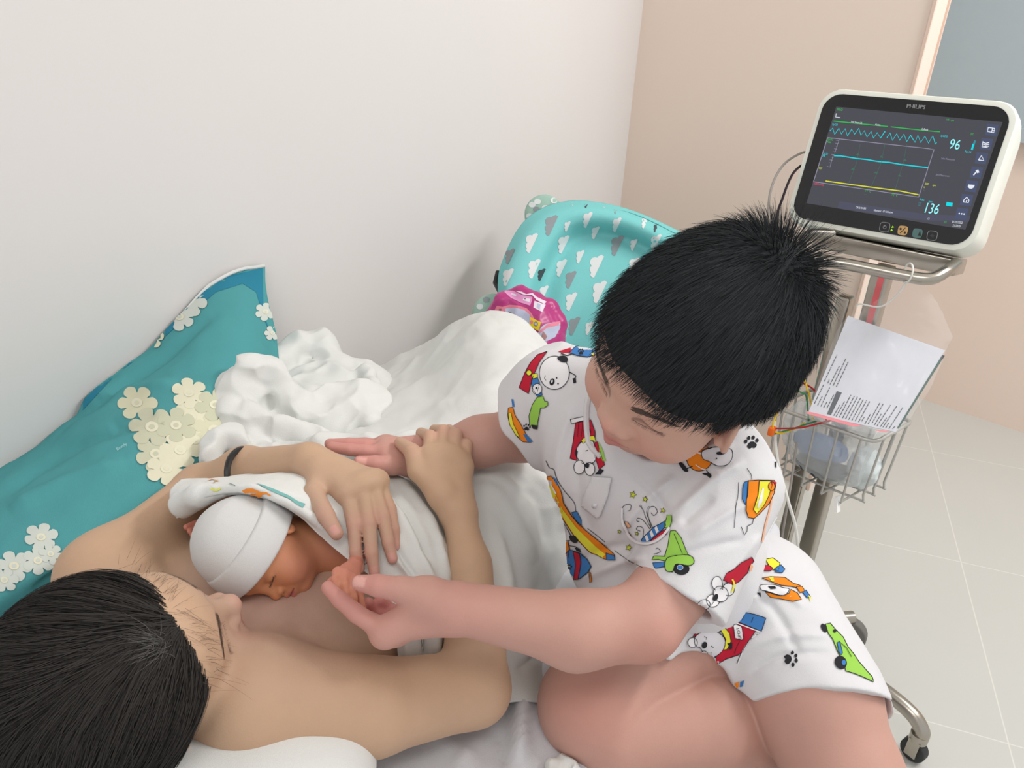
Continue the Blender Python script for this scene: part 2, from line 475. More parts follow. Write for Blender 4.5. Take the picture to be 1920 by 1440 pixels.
# floor with large rotated tiles
m = mat('floor_tile', (203, 203, 198), rough=.38, noise=.02, nscale=5, spec=.4)
nt = m.node_tree; N = nt.nodes.new; L = nt.links.new
b = nt.nodes['Principled BSDF']; src = b.inputs['Base Color'].links[0].from_socket
tc = N('ShaderNodeTexCoord'); mp = N('ShaderNodeMapping'); mp.inputs['Rotation'].default_value = (0, 0, -math.radians(23.4))
L(tc.outputs['Object'], mp.inputs['Vector'])
sx = N('ShaderNodeSeparateXYZ'); L(mp.outputs[0], sx.inputs[0])
def gridline(out, off):
    a = N('ShaderNodeMath'); a.operation = 'ADD'; a.inputs[1].default_value = off; L(out, a.inputs[0])
    c = N('ShaderNodeMath'); c.operation = 'PINGPONG'; c.inputs[1].default_value = .30; L(a.outputs[0], c.inputs[0])
    d = N('ShaderNodeMath'); d.operation = 'LESS_THAN'; d.inputs[1].default_value = .0014; L(c.outputs[0], d.inputs[0]); return d.outputs[0]
# line through (1.941,.138) along the tile direction, cross line through (1.481,.045)
ca, sa = math.cos(math.radians(23.4)), math.sin(math.radians(23.4))
v0 = -1.941*sa+.138*ca; u0 = 1.481*ca+.045*sa
g1 = gridline(sx.outputs[1], -v0+6.0); g2 = gridline(sx.outputs[0], -u0+6.0)
mx = N('ShaderNodeMath'); mx.operation = 'MAXIMUM'; L(g1, mx.inputs[0]); L(g2, mx.inputs[1])
mc = N('ShaderNodeMix'); mc.data_type = 'RGBA'; L(mx.outputs[0], mc.inputs[0]); L(src, mc.inputs[6]); mc.inputs[7].default_value = lin((222, 220, 214))+(1,)
L(mc.outputs[2], b.inputs['Base Color'])
M['floor'] = m
wallbox('floor', (1.0, 0, -.05), (4.3, 4.6, .10), m)
# blue-grey window blind on the far wall
M['blind'] = mat('blue_grey_blind', (176, 190, 196), rough=.8, noise=.02, nscale=30)
o = MB().box((2.985, .10, 1.72), (.03, 1.70, 1.5)).build('window_1', M['blind'], smooth=False); tag(o, kind='structure')
fr = MB()
for c, s in (((2.975, .10, .955), (.05, 1.78, .04)), ((2.975, .10, 2.48), (.05, 1.78, .04)), ((2.975, .96, 1.72), (.05, .03, 1.56)), ((2.975, -.76, 1.72), (.05, .03, 1.56))): fr.box(c, s)
fr.build('window_frame', M['blind'], o, smooth=False)
# out-of-view ceiling housings: tube over the bed foot, added fill over the head
for (x, y), (sx_, sy_) in (((1.75, -.55), (1.25, .2)), ((-.3, -.2), (1.25, .66))):
    t = empty('ceiling_and_fill_light', (x, y, 2.69), 'white ceiling lamp over the %s' % ('foot of the bed' if x > 1 else 'head of the bed, added for fill light'), 'ceiling light')
    MB().box((x, y, 2.66), (sx_, sy_, .08)).build('housing', M['white_plastic'], t, bevel=.01)

# ================================================================== BED
M['sheetm'] = mat('bed_sheet', (214, 214, 218), rough=.95, bump=.25, bscale=800, spec=.1)
bed = empty('hospital_bed', (.7, .8, 0), 'white-sheeted bed pushed against the white wall under the mother and boy', 'bed')
BR3 = rotz(math.radians(12))
def bl(x, y, z): return np.array([.6, .25, 0])+BR3@np.array([x, y, z])
BX0, BX1, BW = -1.32, .60, .95
MB().box(bl((BX0+BX1)/2, BW/2, .43), (BX1-BX0, BW, .13), BR3).build('mattress', M['sheetm'], bed, bevel=.03)
MB().box(bl((BX0+BX1)/2, BW/2, .335), (BX1-BX0, BW-.04, .05), BR3).build('bed_frame', M['steel'], bed, bevel=.008)
for x in (BX0+.08, BX1-.08):
    for y in (.08, BW-.08): MB().cyl(bl(x, y, 0), bl(x, y, .32), .02).build('leg', M['steel'], bed)
# bottom sheet: gently rumpled grid over the mattress
def bezier_patch(rows, nu, nv):
    """rows: list of rows of (px,py,d) -> smooth grid of world points (nu,nv,3)"""
    G = np.array([[W(*p) for p in r] for r in rows]); return patch_pts(G, nu, nv)
def patch_pts(G, nu, nv):
    def interp(A, n):
        m = len(A); t = np.linspace(0, m-1, n); i = np.minimum(t.astype(int), m-2); f = (t-i)
        f = f.reshape((-1,)+(1,)*(A.ndim-1)); g = lambda j: A[np.clip(j, 0, m-1)]
        p0, p1, p2, p3 = g(i-1), g(i), g(i+1), g(i+2)
        p0 = np.where((i-1 < 0).reshape(f.shape), 2*p1-p2, p0); p3 = np.where((i+2 > m-1).reshape(f.shape), 2*p2-p1, p3)
        return .5*(2*p1+(-p0+p2)*f+(2*p0-5*p1+4*p2-p3)*f*f+(-p0+3*p1-3*p2+p3)*f**3)
    return interp(interp(G, nu).swapaxes(0, 1), nv).swapaxes(0, 1)
def grid_normals(G):
    n = np.cross(np.gradient(G, axis=0), np.gradient(G, axis=1)); n /= np.linalg.norm(n, axis=2, keepdims=True)+1e-12
    c = G.reshape(-1, 3).mean(0)
    if (n.mean((0, 1)))@(CAM-c) < 0: n = -n
    return n
def folds(G, lines, n=None):
    """lines: (pixel polyline, amplitude, width) raised ridges (amp>0) or creases (amp<0) pressed into grid G"""
    n = grid_normals(G) if n is None else n
    P = G.reshape(-1, 3); H = np.zeros(len(P)); v = P-CAM; d = v@cF
    X = np.stack([960+FPX*(v@cR)/d, 720-FPX*(v@cU)/d], 1)
    for pl, amp, wd in lines:
        pl = np.array(spline([(a[0], a[1], 0) for a in pl], 5))[:, :2]
        best = np.full(len(P), 1e9); bt = np.zeros(len(P)); m = len(pl)-1
        for i in range(m):
            a, b_ = pl[i], pl[i+1]; ab = b_-a; t = np.clip(((X-a)@ab)/(ab@ab+1e-9), 0, 1)
            q = np.linalg.norm(X-a-t[:, None]*ab, axis=1); u = q < best; best = np.where(u, q, best); bt = np.where(u, (i+t)/m, bt)
        end = np.clip(np.minimum(bt, 1-bt)*5, .15, 1)
        H += amp*np.exp(-(best/wd)**2)*end
    return G+n*H.reshape(G.shape[:2])[..., None]
def sheet_mesh(name, G, mats, parent=None, thick=.003, col=None, closed=True):
    nu, nv, _ = G.shape; n = grid_normals(G); T = G.reshape(-1, 3); B = (G-n*thick).reshape(-1, 3)
    i = (np.arange(nu-1)[:, None]*nv+np.arange(nv-1)[None, :]).ravel(); q = np.stack([i, i+1, i+nv+1, i+nv], 1); k = nu*nv
    Q = [q, q[:, ::-1]+k]
    e = np.concatenate([np.arange(nv-1), ]); Q.append(np.stack([e+1, e, e+k, e+1+k], 1))
    e = (nu-1)*nv+np.arange(nv-1); Q.append(np.stack([e, e+1, e+1+k, e+k], 1))
    e = np.arange(nu-1)*nv; Q.append(np.stack([e, e+nv, e+nv+k, e+k], 1))
    e = np.arange(nu-1)*nv+nv-1; Q.append(np.stack([e+nv, e, e+k, e+nv+k], 1))
    Q = np.concatenate(Q); V = np.concatenate([T, B])
    # outward orientation
    a = V[q[0]]; fn = np.cross(a[2]-a[0], a[3]-a[1])
    if fn@n.reshape(-1, 3)[q[0][0]] < 0: Q = Q[:, ::-1]
    o = mesh_np(name, V, Q, None, mats)
    if parent is not None: adopt(parent, o)
    return o
xs = np.linspace(BX0+.02, BX1-.02, 260); ys = np.linspace(.015, BW-.015, 130)
G = np.stack(np.meshgrid(xs, ys, indexing='ij')+[np.zeros((260, 130))], 2); G = (G.reshape(-1, 3)@BR3.T+np.array([.6, .25, 0])).reshape(260, 130, 3); P = G.reshape(-1, 3)
G[..., 2] = (.502+.004*(1+fbm(P*np.array([1.2, .45, 1]), 14, 3, 5))+.003*np.maximum(0, ridge(P*np.array([2.2, .5, 1]), 7, 2))**2).reshape(260, 130)
G = folds(G, [([(985, 1290), (975, 1350), (975, 1440)], .022, 16), ([(1040, 1330), (1035, 1380)], -.003, 10), ([(880, 1400), (860, 1440)], .006, 14),
              ([(930, 1365), (945, 1440)], -.006, 9), ([(1090, 1400), (1150, 1450)], .003, 12)], np.broadcast_to(np.array([0, 0, 1.0]), G.shape))
sh = sheet_mesh('fitted_sheet', G, [M['sheetm']], bed, .003)
# ================================================================== MOTHER
SK_M = (194, 160, 132); SK_MC = (178, 146, 135)
mF = Frame(W(232, 1262, .765), (.86, -.2, .46), (-.496, -.436, .738), 1.0)
mother = empty('person', (.42, .69, .50), 'dark-haired woman lying on the bed, bare shoulders, arms around the swaddled baby', 'person')
c_ = np.array
def hand(w, wr, fingers, thumb, rs=(.0092, .0082, .0073, .0062), trs=(.014, .0115, .0098, .0078), pk=.014, pr=.0115):
    """w wrist, fingers: four [MCP,PIP,DIP,tip], thumb: [CMC,MCP,IP,tip] ; returns palm prims, digit prims"""
    A = []; B = []
    for f in fingers: A.append(Cone(w+(f[0]-w)*.12, f[0], wr*.72, pr, pk))
    for f, g in zip(fingers[:-1], fingers[1:]): A.append(Cone(f[0], g[0], pr*.95, pr*.95, pk))
    A.append(Cone(w, thumb[0], wr*.7, trs[0], pk)); A.append(Cone(thumb[0], thumb[1], trs[0], trs[1], pk))
    A.append(Cone(thumb[0], fingers[0][0], trs[0]*.75, pr*.8, pk))
    for f in fingers:
        B += [Cone(f[0], f[1], rs[0], rs[1]*1.03, .0045), Cone(f[1], f[2], rs[1]*1.03, rs[2], .002), Cone(f[2], f[3], rs[2], rs[3], .002)]
    B += [Cone(thumb[1], thumb[2], trs[1], trs[2]*1.05, .005), Cone(thumb[2], thumb[3], trs[2]*1.05, trs[3], .002)]
    return A, B
def pxs(l, dd=0): return [W(a, b, c+dd) for a, b, c in l]
mLw = W(575, 862, 1.01)
mL = hand(mLw, .022, [pxs([(652, 925, .945), (664, 985, .918), (667, 1034, .905), (674, 1066, .90)]),
                      pxs([(680, 912, .95), (692, 982, .918), (697, 1038, .903), (702, 1073, .898)]),
                      pxs([(698, 906, .96), (718, 970, .93), (728, 1018, .917), (736, 1048, .912)]),
                      pxs([(708, 902, .975), (730, 955, .95), (738, 995, .937), (741, 1024, .932)])],
          pxs([(600, 888, .985), (588, 924, .945), (612, 968, .915), (631, 1000, .902)]))
mRw = W(862, 972, 1.00)
mR = hand(mRw, .022, [pxs([(806, 856, 1.025), (806, 818, 1.045), (790, 812, 1.09), (785, 830, 1.12)]),
                      pxs([(828, 852, 1.03), (832, 808, 1.05), (815, 806, 1.10), (810, 828, 1.13)]),
                      pxs([(850, 858, 1.035), (855, 815, 1.05), (842, 806, 1.10), (838, 830, 1.13)]),
                      pxs([(868, 874, 1.035), (874, 835, 1.05), (866, 822, 1.09), (860, 840, 1.12)])],
          pxs([(828, 930, 1.0), (782, 884, 1.01), (772, 846, 1.02), (750, 830, 1.045)]))
sR = W(480, 1312, .825); eR = W(888, 1292, .915)
sL = W(202, 1078, 1.0); eL = W(376, 918, 1.13)
mp_ = [Ell((.47, .70, .562), (.24, .168, .098), k=.04),
       Ell((.33, .715, .582), (.12, .17, .062), k=.04),
       Ell((.76, .74, .565), (.20, .165, .09), k=.05),
       Cone((.26, .70, .61), mF.p(.0, 0, -.06), .060, .052, .03),
       Cone((.30, .70, .63), (.30, .60, .632), .012, .009, .02), Cone((.30, .71, .63), (.29, .82, .635), .012, .009, .02),
       Ell(sR, (.066, .060, .060), k=.05), Cone(sR, W(700, 1325, .865), .056, .052, .012), Cone(W(700, 1325, .865), eR, .050, .041, .008),
       Cone(eR, W(893, 1180, .945), .036, .033, .02), Cone(W(893, 1180, .945), W(880, 1060, .975), .033, .0245, .02), Cone(W(880, 1060, .975), mRw, .0245, .0205, .015),
       Ell(sL, (.06, .055, .055), k=.05), Cone(sL, eL, .047, .033, .03),
       Cone(eL, W(460, 884, 1.09), .032, .031, .02), Cone(W(460, 884, 1.09), mLw, .031, .021, .02),
       # legs under the sheet, knees up
       Cone((.78, .72, .56), (.99, .86, .64), .065, .038, .03), Cone((.78, .84, .55), (1.01, .96, .63), .06, .036, .03),
       Cone((.99, .86, .64), (1.06, .84, .54), .036, .026, .02), Cone((1.01, .96, .63), (1.08, .94, .54), .034, .026, .02)]
mp_ += head(mF)+mL[0]+mR[0]+mL[1]+mR[1]
V, Q = sdf_mesh(mp_)
C_ = np.tile(np.array(lin(SK_M)), (len(V), 1)).astype(float)
blend(C_, .8*near(V, (.36, .66, .66), .17, .8), SK_MC)
Nn = vnormals(V, Q)
def nails(C, V, Nn, tips, r=.0062, rgb=(214, 160, 150)):
    for (t, prev, dors) in tips:
        ax = (t-prev)/np.linalg.norm(t-prev); d = np.asarray(dors)-ax*(np.asarray(dors)@ax); d /= np.linalg.norm(d)
        c = t+d*r-ax*r*.15; q = V-c; u = q@ax/(r*.95); w = (q@np.cross(ax, d))/(r*.72); h = q@d/(r*1.2)
        blend(C, np.clip((1-np.maximum(np.abs(u), np.maximum(np.abs(w), np.abs(h))))*6, 0, 1), rgb)
def tint_hand(C, V, pts, r, rgb, w=.5):
    for p in pts: blend(C, w*near(V, p, r, 1), rgb)
def digits(B): return [B[i] for i in range(len(B))]
tv = CV(.1, .35, 1)
nails(C_, V, Nn, [(B.b, B.a, tv) for B in (mL[1][2], mL[1][5], mL[1][8], mL[1][11], mL[1][13])])
tint_hand(C_, V, [B.b for B in mL[1]], .022, (205, 150, 138), .45)
tint_hand(C_, V, [B.a for B in mL[1]], .012, (196, 142, 128), .3)
tint_hand(C_, V, [B.b for B in mR[1]], .022, (205, 150, 138), .4)
face_paint(mF, V, C_, cheek=(205, 150, 138), lip=(180, 110, 104))
mb = mesh_np('body', V, Q, None, [M['skin']], col=C_); adopt(mother, mb)
print('mother', len(V))

# hair -------------------------------------------------------------
def hair_mass(name, F, prims_fn, mat_, parent):
    V, Q = sdf_mesh(prims_fn, .003); o = mesh_np(name, V, Q, None, [mat_]); adopt(parent, o); return V, Q, o
hm = [mF.ell((-.030, 0, .026), (.098, .092, .094), .03), mF.ell((-.004, 0, .034), (.086, .088, .078), .03), mF.ell((-.085, .01, -.03), (.075, .085, .085), .04),
      mF.ell((-.115, -.03, -.08), (.07, .07, .06), .04), mF.ell((-.06, -.05, -.03), (.06, .05, .075), .04),
      Sub(mF.ell((.138, .0, -.034), (.070, .098, .090), .01), .012)]
def hdisp(P, v): return .0016*ridge(P@np.diag([1, 3, 3]), 60, 4)
def surf_project(prims, P, lift=0.0, it=4):
    for _ in range(it):
        d = sdf_eval(prims, P)-lift; e = 1e-3
        g = np.stack([sdf_eval(prims, P+np.eye(3)[i]*e)-sdf_eval(prims, P-np.eye(3)[i]*e) for i in range(3)], 1)
        g /= np.linalg.norm(g, axis=1, keepdims=True)+1e-12; P = P-g*d[:, None]
    return P, g
V, Q = sdf_mesh(hm, .003, disp=hdisp)
mhair = mesh_np('hair', V, Q, None, [M['hair2']]); adopt(mother, mhair)
# strands: from a part above the forehead, sweeping back over the crown and down
def combed(F, prims, n, part, flow, length, steps, lift0, lift1, w, region):
    rs = np.random.RandomState(11)
    a = rs.randn(n*3, 3); a /= np.linalg.norm(a, axis=1, keepdims=True)
    a = a[region(a)][:n]; P = F.c+(a*np.array([.1, .09, .1])*F.s)@F.R.T
    paths = []; L = length*(.6+.6*rs.rand(len(P)))/steps; jit = rs.randn(len(P), 3)*.25
    lf = lift0+(lift1-lift0)*rs.rand(len(P))
    P, g = surf_project(prims, P, 0)
    for i in range(steps+1):
        P, g = surf_project(prims, P, lf*(i/steps)**.7+.0005, 2)
        paths.append(P.copy())
        l = F.loc(P); D = flow(l)+jit*.5; D = D@F.R.T; D -= g*(D*g).sum(1)[:, None]; D /= np.linalg.norm(D, axis=1, keepdims=True)+1e-9
        P = P+D*L[:, None]
    paths = np.stack(paths, 1); _, g = surf_project(prims, paths[:, 0].copy(), 0, 1)
    Nn = np.repeat(g[:, None], steps+1, 1)+rs.randn(len(g), 1, 3)*.6
    return ribbons(paths, w, .25, Nn)
def flow_m(l):
    d = np.stack([-.9-0*l[:, 0], np.sign(l[:, 1]+.02)*np.clip(np.abs(l[:, 1]+.02)*14, 0, .9), -.1-8*np.clip(-l[:, 0], 0, .1)], 1)
    return d
V1, F1 = combed(mF, hm, 9000, None, flow_m, .13, 7, .001, .006, .0011, lambda a: (a[:, 0] < .86) & (a[:, 2] > -.55))
s1 = mesh_np('hair_strands', V1, F1, None, [M['hair2']]); adopt(mother, s1)
rs = np.random.RandomState(9); P0 = np.array([W(325, 1195, .68)]*90)+rs.randn(90, 3)*.006; P0, g0 = surf_project(hm, P0, .004, 4); paths = []
D0 = (CV(-.8, -.25, .1)+rs.randn(90, 3)*.35); D0 /= np.linalg.norm(D0, axis=1, keepdims=True); Pc = P0.copy()
for k in range(6): paths.append(Pc.copy()); Pc, g0 = surf_project(hm, Pc+D0*.006, .0065, 2)
V1, F1 = ribbons(np.stack(paths, 1), .0005, .2, None); s3 = mesh_np('grey_hairs', V1, F1, None, [M['hairgrey']]); adopt(mother, s3); s3['label'] = 'short grey hairs at the parting'
# loose wisps over the forehead
rs = np.random.RandomState(5); paths = []
for i in range(120):
    y = rs.uniform(-.075, .08); r0 = mF.p(.084-.25*abs(y)+rs.uniform(-.01, .01), y, .060-.35*abs(y)+rs.uniform(-.01, .01))
    dv = mF.R@np.array([.55+rs.uniform(-.3, .2), np.sign(y)*rs.uniform(-.1, .9), -.7+rs.uniform(-.3, .5)]); L = rs.uniform(.010, .030); pts = []
    bend = mF.R@np.array([-.2, np.sign(y)*.5*rs.rand(), -.9])
    for k in range(7):
        t = k/6; pts.append(r0+dv*L*t+bend*L*.5*t*t)
    paths.append(pts)
paths = np.array(paths); P, g = surf_project(head(mF)[:11], paths.reshape(-1, 3).copy(), 0, 1)
d = sdf_eval(head(mF)[:11], paths.reshape(-1, 3)); P2 = paths.reshape(-1, 3); P2 = np.where((d < .002)[:, None], P+g*.0025, P2); paths = P2.reshape(paths.shape)
V1, F1 = ribbons(paths, .0003, .3, None); s2 = mesh_np('wisps', V1, F1, None, [M['brow']]); adopt(mother, s2)
# brows
def brows(F, parent, m, n=150, z=.010, th=.0045, w=.0009, y0=.012, y1=.050, arch=.006, seed=3):
    rs = np.random.RandomState(seed); hp = head(F)
    for s in (-1, 1):
        base = []; dr = []
        for i in range(n):
            t = rs.rand(); y = y0+(y1-y0)*t; zz = z+arch*math.sin(t*2.4)-.004*t*t+rs.randn()*th*.35*(1.2-t)
            base.append(F.p(.092-.35*max(0, y-.02), s*y, zz)); dr.append(F.R@np.array([0, s*.9, .45*(1-1.6*t)]))
        base, _ = surf_project(hp, np.array(base), .0004, 5); dr = np.array(dr); L = .008*F.s
        paths = np.stack([base+dr*L*k/3 for k in range(4)], 1); sh_ = paths.shape
        P, g = surf_project(hp, paths.reshape(-1, 3), .0007, 3); paths = P.reshape(sh_)
        V1, F1 = ribbons(paths, w*1.3, .3, g.reshape(sh_)); o = mesh_np('eyebrow', V1, F1, None, [m]); adopt(parent, o)
brows(mF, mother, M['brow'], 110, w=.0007)
def lashes(F, parent, m, n=26, L=.0032):
    """a dark curved lash line on each lowered lid with short hairs"""
    hp = head(F)
    for s in (-1, 1):
        base = []; dr = []
        for i in range(n):
            u = -1+2*i/(n-1); base.append(F.p(.09-.006*abs(u), s*.032+.0165*u, -.0205+.0030*u*u)); dr.append(F.R@np.array([.55, u*.30, -.75]))
        base, g = surf_project(hp, np.array(base), .0003, 6); dr = np.array(dr)
        V1, F1 = ribbons(np.stack([base+dr*L*F.s*k/2 for k in range(3)], 1), .0004*F.s, .3)
        V2, F2 = ribbons(base[None], .0011*F.s, 1, g[None])
        o = mesh_np('eyelashes', np.concatenate([V1, V2]), np.concatenate([F1, F2+len(V1)]), None, [m]); adopt(parent, o)
lashes(mF, mother, M['lash'])
# hair tie on the wrist (a thing worn)
hp0 = W(470, 872, 1.085)
ax_ = (mLw-eL)/np.linalg.norm(mLw-eL); u_ = np.cross(ax_, [0, 0, 1.]); u_ /= np.linalg.norm(u_); w_ = np.cross(ax_, u_)
cc = eL+(mLw-eL)*(((hp0-eL)@ax_)/np.linalg.norm(mLw-eL)); tilt = ax_*.35
o = MB().tube([cc+.0375*(u_*math.cos(t)+w_*math.sin(t))+tilt*.03*math.cos(t+.6) for t in np.linspace(0, 2*math.pi, 40)[:-1]], .0042, 8, closed=True).build('hair_tie', M['black'])
tag(o, 'black elastic hair tie worn around the woman\'s forearm', 'hair tie')
# ================================================================== BABY
SK_B = (196, 134, 96)
bF = Frame(W(488, 1029, .94), CV(.13, -.79, .60), CV(-.85, .23, .48), .55)
baby = empty('baby', bF.c+np.array([0.06, 0, -.05]), 'newborn baby asleep on the woman\'s chest, wrapped up to the neck, white cap on', 'baby')
bw = W(664, 1060, .885)
fk = [pxs([(634, 1074, .838), (628, 1086, .826), (632, 1097, .822), (637, 1105, .82)]), pxs([(646, 1078, .835), (647, 1098, .820), (649, 1114, .815), (653, 1128, .812)]),
      pxs([(659, 1086, .838), (662, 1106, .822), (664, 1122, .817), (666, 1136, .814)]), pxs([(669, 1094, .842), (674, 1112, .828), (677, 1126, .824), (681, 1141, .82)])]
bh = hand(bw, .0085, fk, pxs([(650, 1070, .86), (636, 1082, .85), (624, 1090, .846), (617, 1094, .844)]),
          rs=(.0042, .0038, .0035, .0031), trs=(.006, .005, .0045, .004), pk=.005, pr=.0048)
bh2 = []
for i, (dx, dy) in enumerate(((0, 0), (7, 8), (12, 15))):
    bh2 += [Cone(W(368, 980+dy, .985), W(349+dx, 988+dy, .972), .0038, .0034, .001)]
bp_ = head(bF, 'baby') + [Cone(bF.p(-.03, 0, -.06), W(625, 1018, .99), .026, .030, .015), Cone(W(625, 1018, .99), W(690, 1010, 1.01), .032, .040, .03), Cone(W(690, 1010, 1.01), W(770, 970, 1.08), .040, .035, .03),
        Cone(W(675, 1035, .95), bw, .011, .0075, .008), Cone(W(392, 985, .99), W(368, 990, .985), .009, .0075, .008)]+bh[0]+bh[1]+bh2
V, Q = sdf_mesh(bp_, .0014)
C_ = np.tile(np.array(lin(SK_B)), (len(V), 1)).astype(float)
blend(C_, near(V, bw, .10, .5)*.9, (206, 134, 116)); blend(C_, near(V, W(352, 990, .98), .03, .5)*.9, (196, 122, 106))
face_paint(bF, V, C_, cheek=(216, 138, 92), lip=(176, 96, 96), kind='baby')
ob = mesh_np('body', V, Q, None, [M['skin']], col=C_); adopt(baby, ob)
print('baby', len(V))
lashes(bF, baby, M['lash'], 16, .003)
# cap: crown piece and folded band, plane cut just above brows and over the ear
def capframe(x, y, z): return bF.p(x, y, z)
brim_c = W(506, 1048, .90); brim_n = CV(.70, -.58, -.42)
cp = [bF.ell((-.008, 0, .018), (.110, .092, .108), .02), bF.ell((-.006, 0, .068), (.082, .070, .070), .03)]
def cdisp(P, v):
    l = bF.loc(P); return -.0012*ridge(P@np.diag([1, 1.5, 1]), 26, 8)
inner = [Sub(bF.ell((-.008, 0, .014), (.103, .085, .100), .01), .002)]
V, Q = sdf_mesh(cp+inner, .0016, disp=cdisp, cuts=[(brim_c, brim_n, .002)])
oc = mesh_np('cap', V, Q, None, [M['cap']]); adopt(baby, oc); oc['label'] = 'white knitted cap'
bc = [bF.ell((-.008, 0, .016), (.121, .102, .117), .02)]
up_n = -brim_n/np.linalg.norm(brim_n)
V, Q = sdf_mesh(bc+inner, .0016, cuts=[(brim_c+brim_n/np.linalg.norm(brim_n)*.002, brim_n, .003), (brim_c+up_n*.034, up_n, .003)])
oc2 = mesh_np('cap_band', V, Q, None, [M['cap']]); adopt(baby, oc2)
# sub-part of the cap
oc2.parent = oc; oc2.matrix_parent_inverse = Matrix.Identity(4); 
# ================================================================== BOY
SK_K = (192, 148, 134)
kF = Frame(W(1322, 662, .800), CV(-.74, -.42, .52), CV(.22, .60, .77), .95)
_l = CV(.62, -.70, .35); _u = CV(.20, .60, .77); _u2 = CV(.02, .52, .84); _l2 = CV(.64, -.72, .35); _l2 = _l2-_u2*(_l2@_u2); kF = Frame(W(1298, 650, .785), np.cross(_l2, _u2), _u2, 1.0)
boy = empty('person', (.79, .33, .50), 'black-haired boy in cartoon-print pyjamas sitting on the bed edge, holding the baby\'s hand', 'person')
kLs = W(1362, 908, .89); kLe = W(1206, 1166, .832); kLw = W(862, 1140, .805)
kRs = W(1045, 735, 1.015); kRe = W(985, 812, 1.10); kRw = W(798, 851, 1.08)
kL = hand(kLw, .025, [pxs([(722, 1186, .80), (668, 1150, .80), (637, 1124, .80), (615, 1102, .80)]),
                      pxs([(738, 1182, .822), (694, 1164, .845), (672, 1150, .85), (658, 1134, .848)]),
                      pxs([(752, 1172, .842), (716, 1160, .868), (698, 1146, .868), (690, 1132, .862)]),
                      pxs([(765, 1160, .855), (738, 1150, .878), (722, 1138, .878), (712, 1128, .872)])],
          pxs([(802, 1118, .795), (757, 1106, .79), (708, 1098, .787), (674, 1093, .789)]),
          rs=(.0098, .0090, .0082, .0070), trs=(.0165, .0125, .0105, .0080), pr=.0125)
kR = hand(kRw, .024, [pxs([(722, 850, 1.055), (684, 846, 1.045), (655, 843, 1.04), (622, 838, 1.04)]),
                      pxs([(722, 842, 1.075), (684, 836, 1.065), (652, 834, 1.06), (618, 832, 1.06)]),
                      pxs([(722, 838, 1.095), (684, 833, 1.09), (654, 832, 1.085), (625, 832, 1.085)]),
                      pxs([(724, 838, 1.112), (692, 834, 1.11), (668, 834, 1.105), (645, 834, 1.105)])],
          pxs([(772, 868, 1.055), (736, 872, 1.035), (702, 870, 1.02), (674, 866, 1.015)]),
          rs=(.0098, .0090, .0082, .0070), trs=(.0155, .0125, .0105, .0080), pr=.012)
kp = [Ell((.80, .345, .585), (.112, .124, .078), k=.05), Ell((.75, .375, .67), (.10, .125, .11), k=.05), Ell((.725, .43, .79), (.075, .112, .10), k=.05),
      Cone(c_((.735, .40, .86)), kF.p(-.01, 0, -.07), .055, .050, .03),
      Cone(kLs, W(1295, 1060, .865), .047, .0415, .03), Cone(W(1295, 1060, .865), kLe, .0415, .040, .008),
      Cone(kLe, W(1080, 1182, .82), .040, .037, .008), Cone(W(1080, 1182, .82), kLw, .037, .0255, .02),
      Cone(kRs, kRe, .048, .036, .03), Cone(kRe, W(900, 828, 1.09), .036, .032, .02), Cone(W(900, 828, 1.09), kRw, .032, .023, .02),
      # left leg hanging over the bed edge
      Cone(W(1428, 1150, 1.0), W(1518, 1290, .93), .082, .074, .03), Cone(W(1516, 1290, .93), W(1584, 1460, .885), .072, .062, .02),
      Cone(W(1590, 1460, .885), c_((.66, -.02, .18)), .056, .036, .02), Cone(c_((.66, -.02, .12)), c_((.56, -.06, .05)), .034, .028, .02),
      # right leg folded
      Cone(W(1250, 1190, 1.0), W(1130, 1315, .955), .080, .062, .03), Ell(W(1108, 1325, .95), (.062, .062, .058), k=.03),
      Cone(W(1160, 1378, .94), W(1335, 1352, .950), .056, .060, .004), Cone(W(1335, 1352, .950), W(1470, 1395, 1.0), .060, .038, .004)]
kp += head(kF, 'child')+kL[0]+kR[0]+kL[1]+kR[1]
V, Q = sdf_mesh(kp)
C_ = np.tile(np.array(lin(SK_K)), (len(V), 1)).astype(float)
tint_hand(C_, V, [B.b for B in kL[1]+kR[1]], .028, (204, 128, 124), .45)
tint_hand(C_, V, [kLw, kRw, W(720, 1150, .80), W(740, 850, 1.06)], .06, (205, 142, 134), .5)
tint_hand(C_, V, [W(1108, 1325, .90), W(1225, 1225, .81)], .06, (200, 134, 120), .5)
blend(C_, near(V, kF.c, .14, .3), (202, 160, 142))
face_paint(kF, V, C_, cheek=(212, 150, 138), lip=(190, 120, 114), kind='child')
nails(C_, V, None, [(kL[1][13].b, kL[1][13].a, CV(-.1, .5, 1)), (kR[1][13].b, kR[1][13].a, CV(0, .3, 1))], .0075, (220, 166, 156))
kb = mesh_np('body', V, Q, None, [M['skin']], col=C_); adopt(boy, kb)
print('boy', len(V))
brows(kF, boy, M['brow'], 200, z=.006, th=.005, y0=.014, y1=.056, w=.0011)
lashes(kF, boy, M['lash'], 34, .0038)
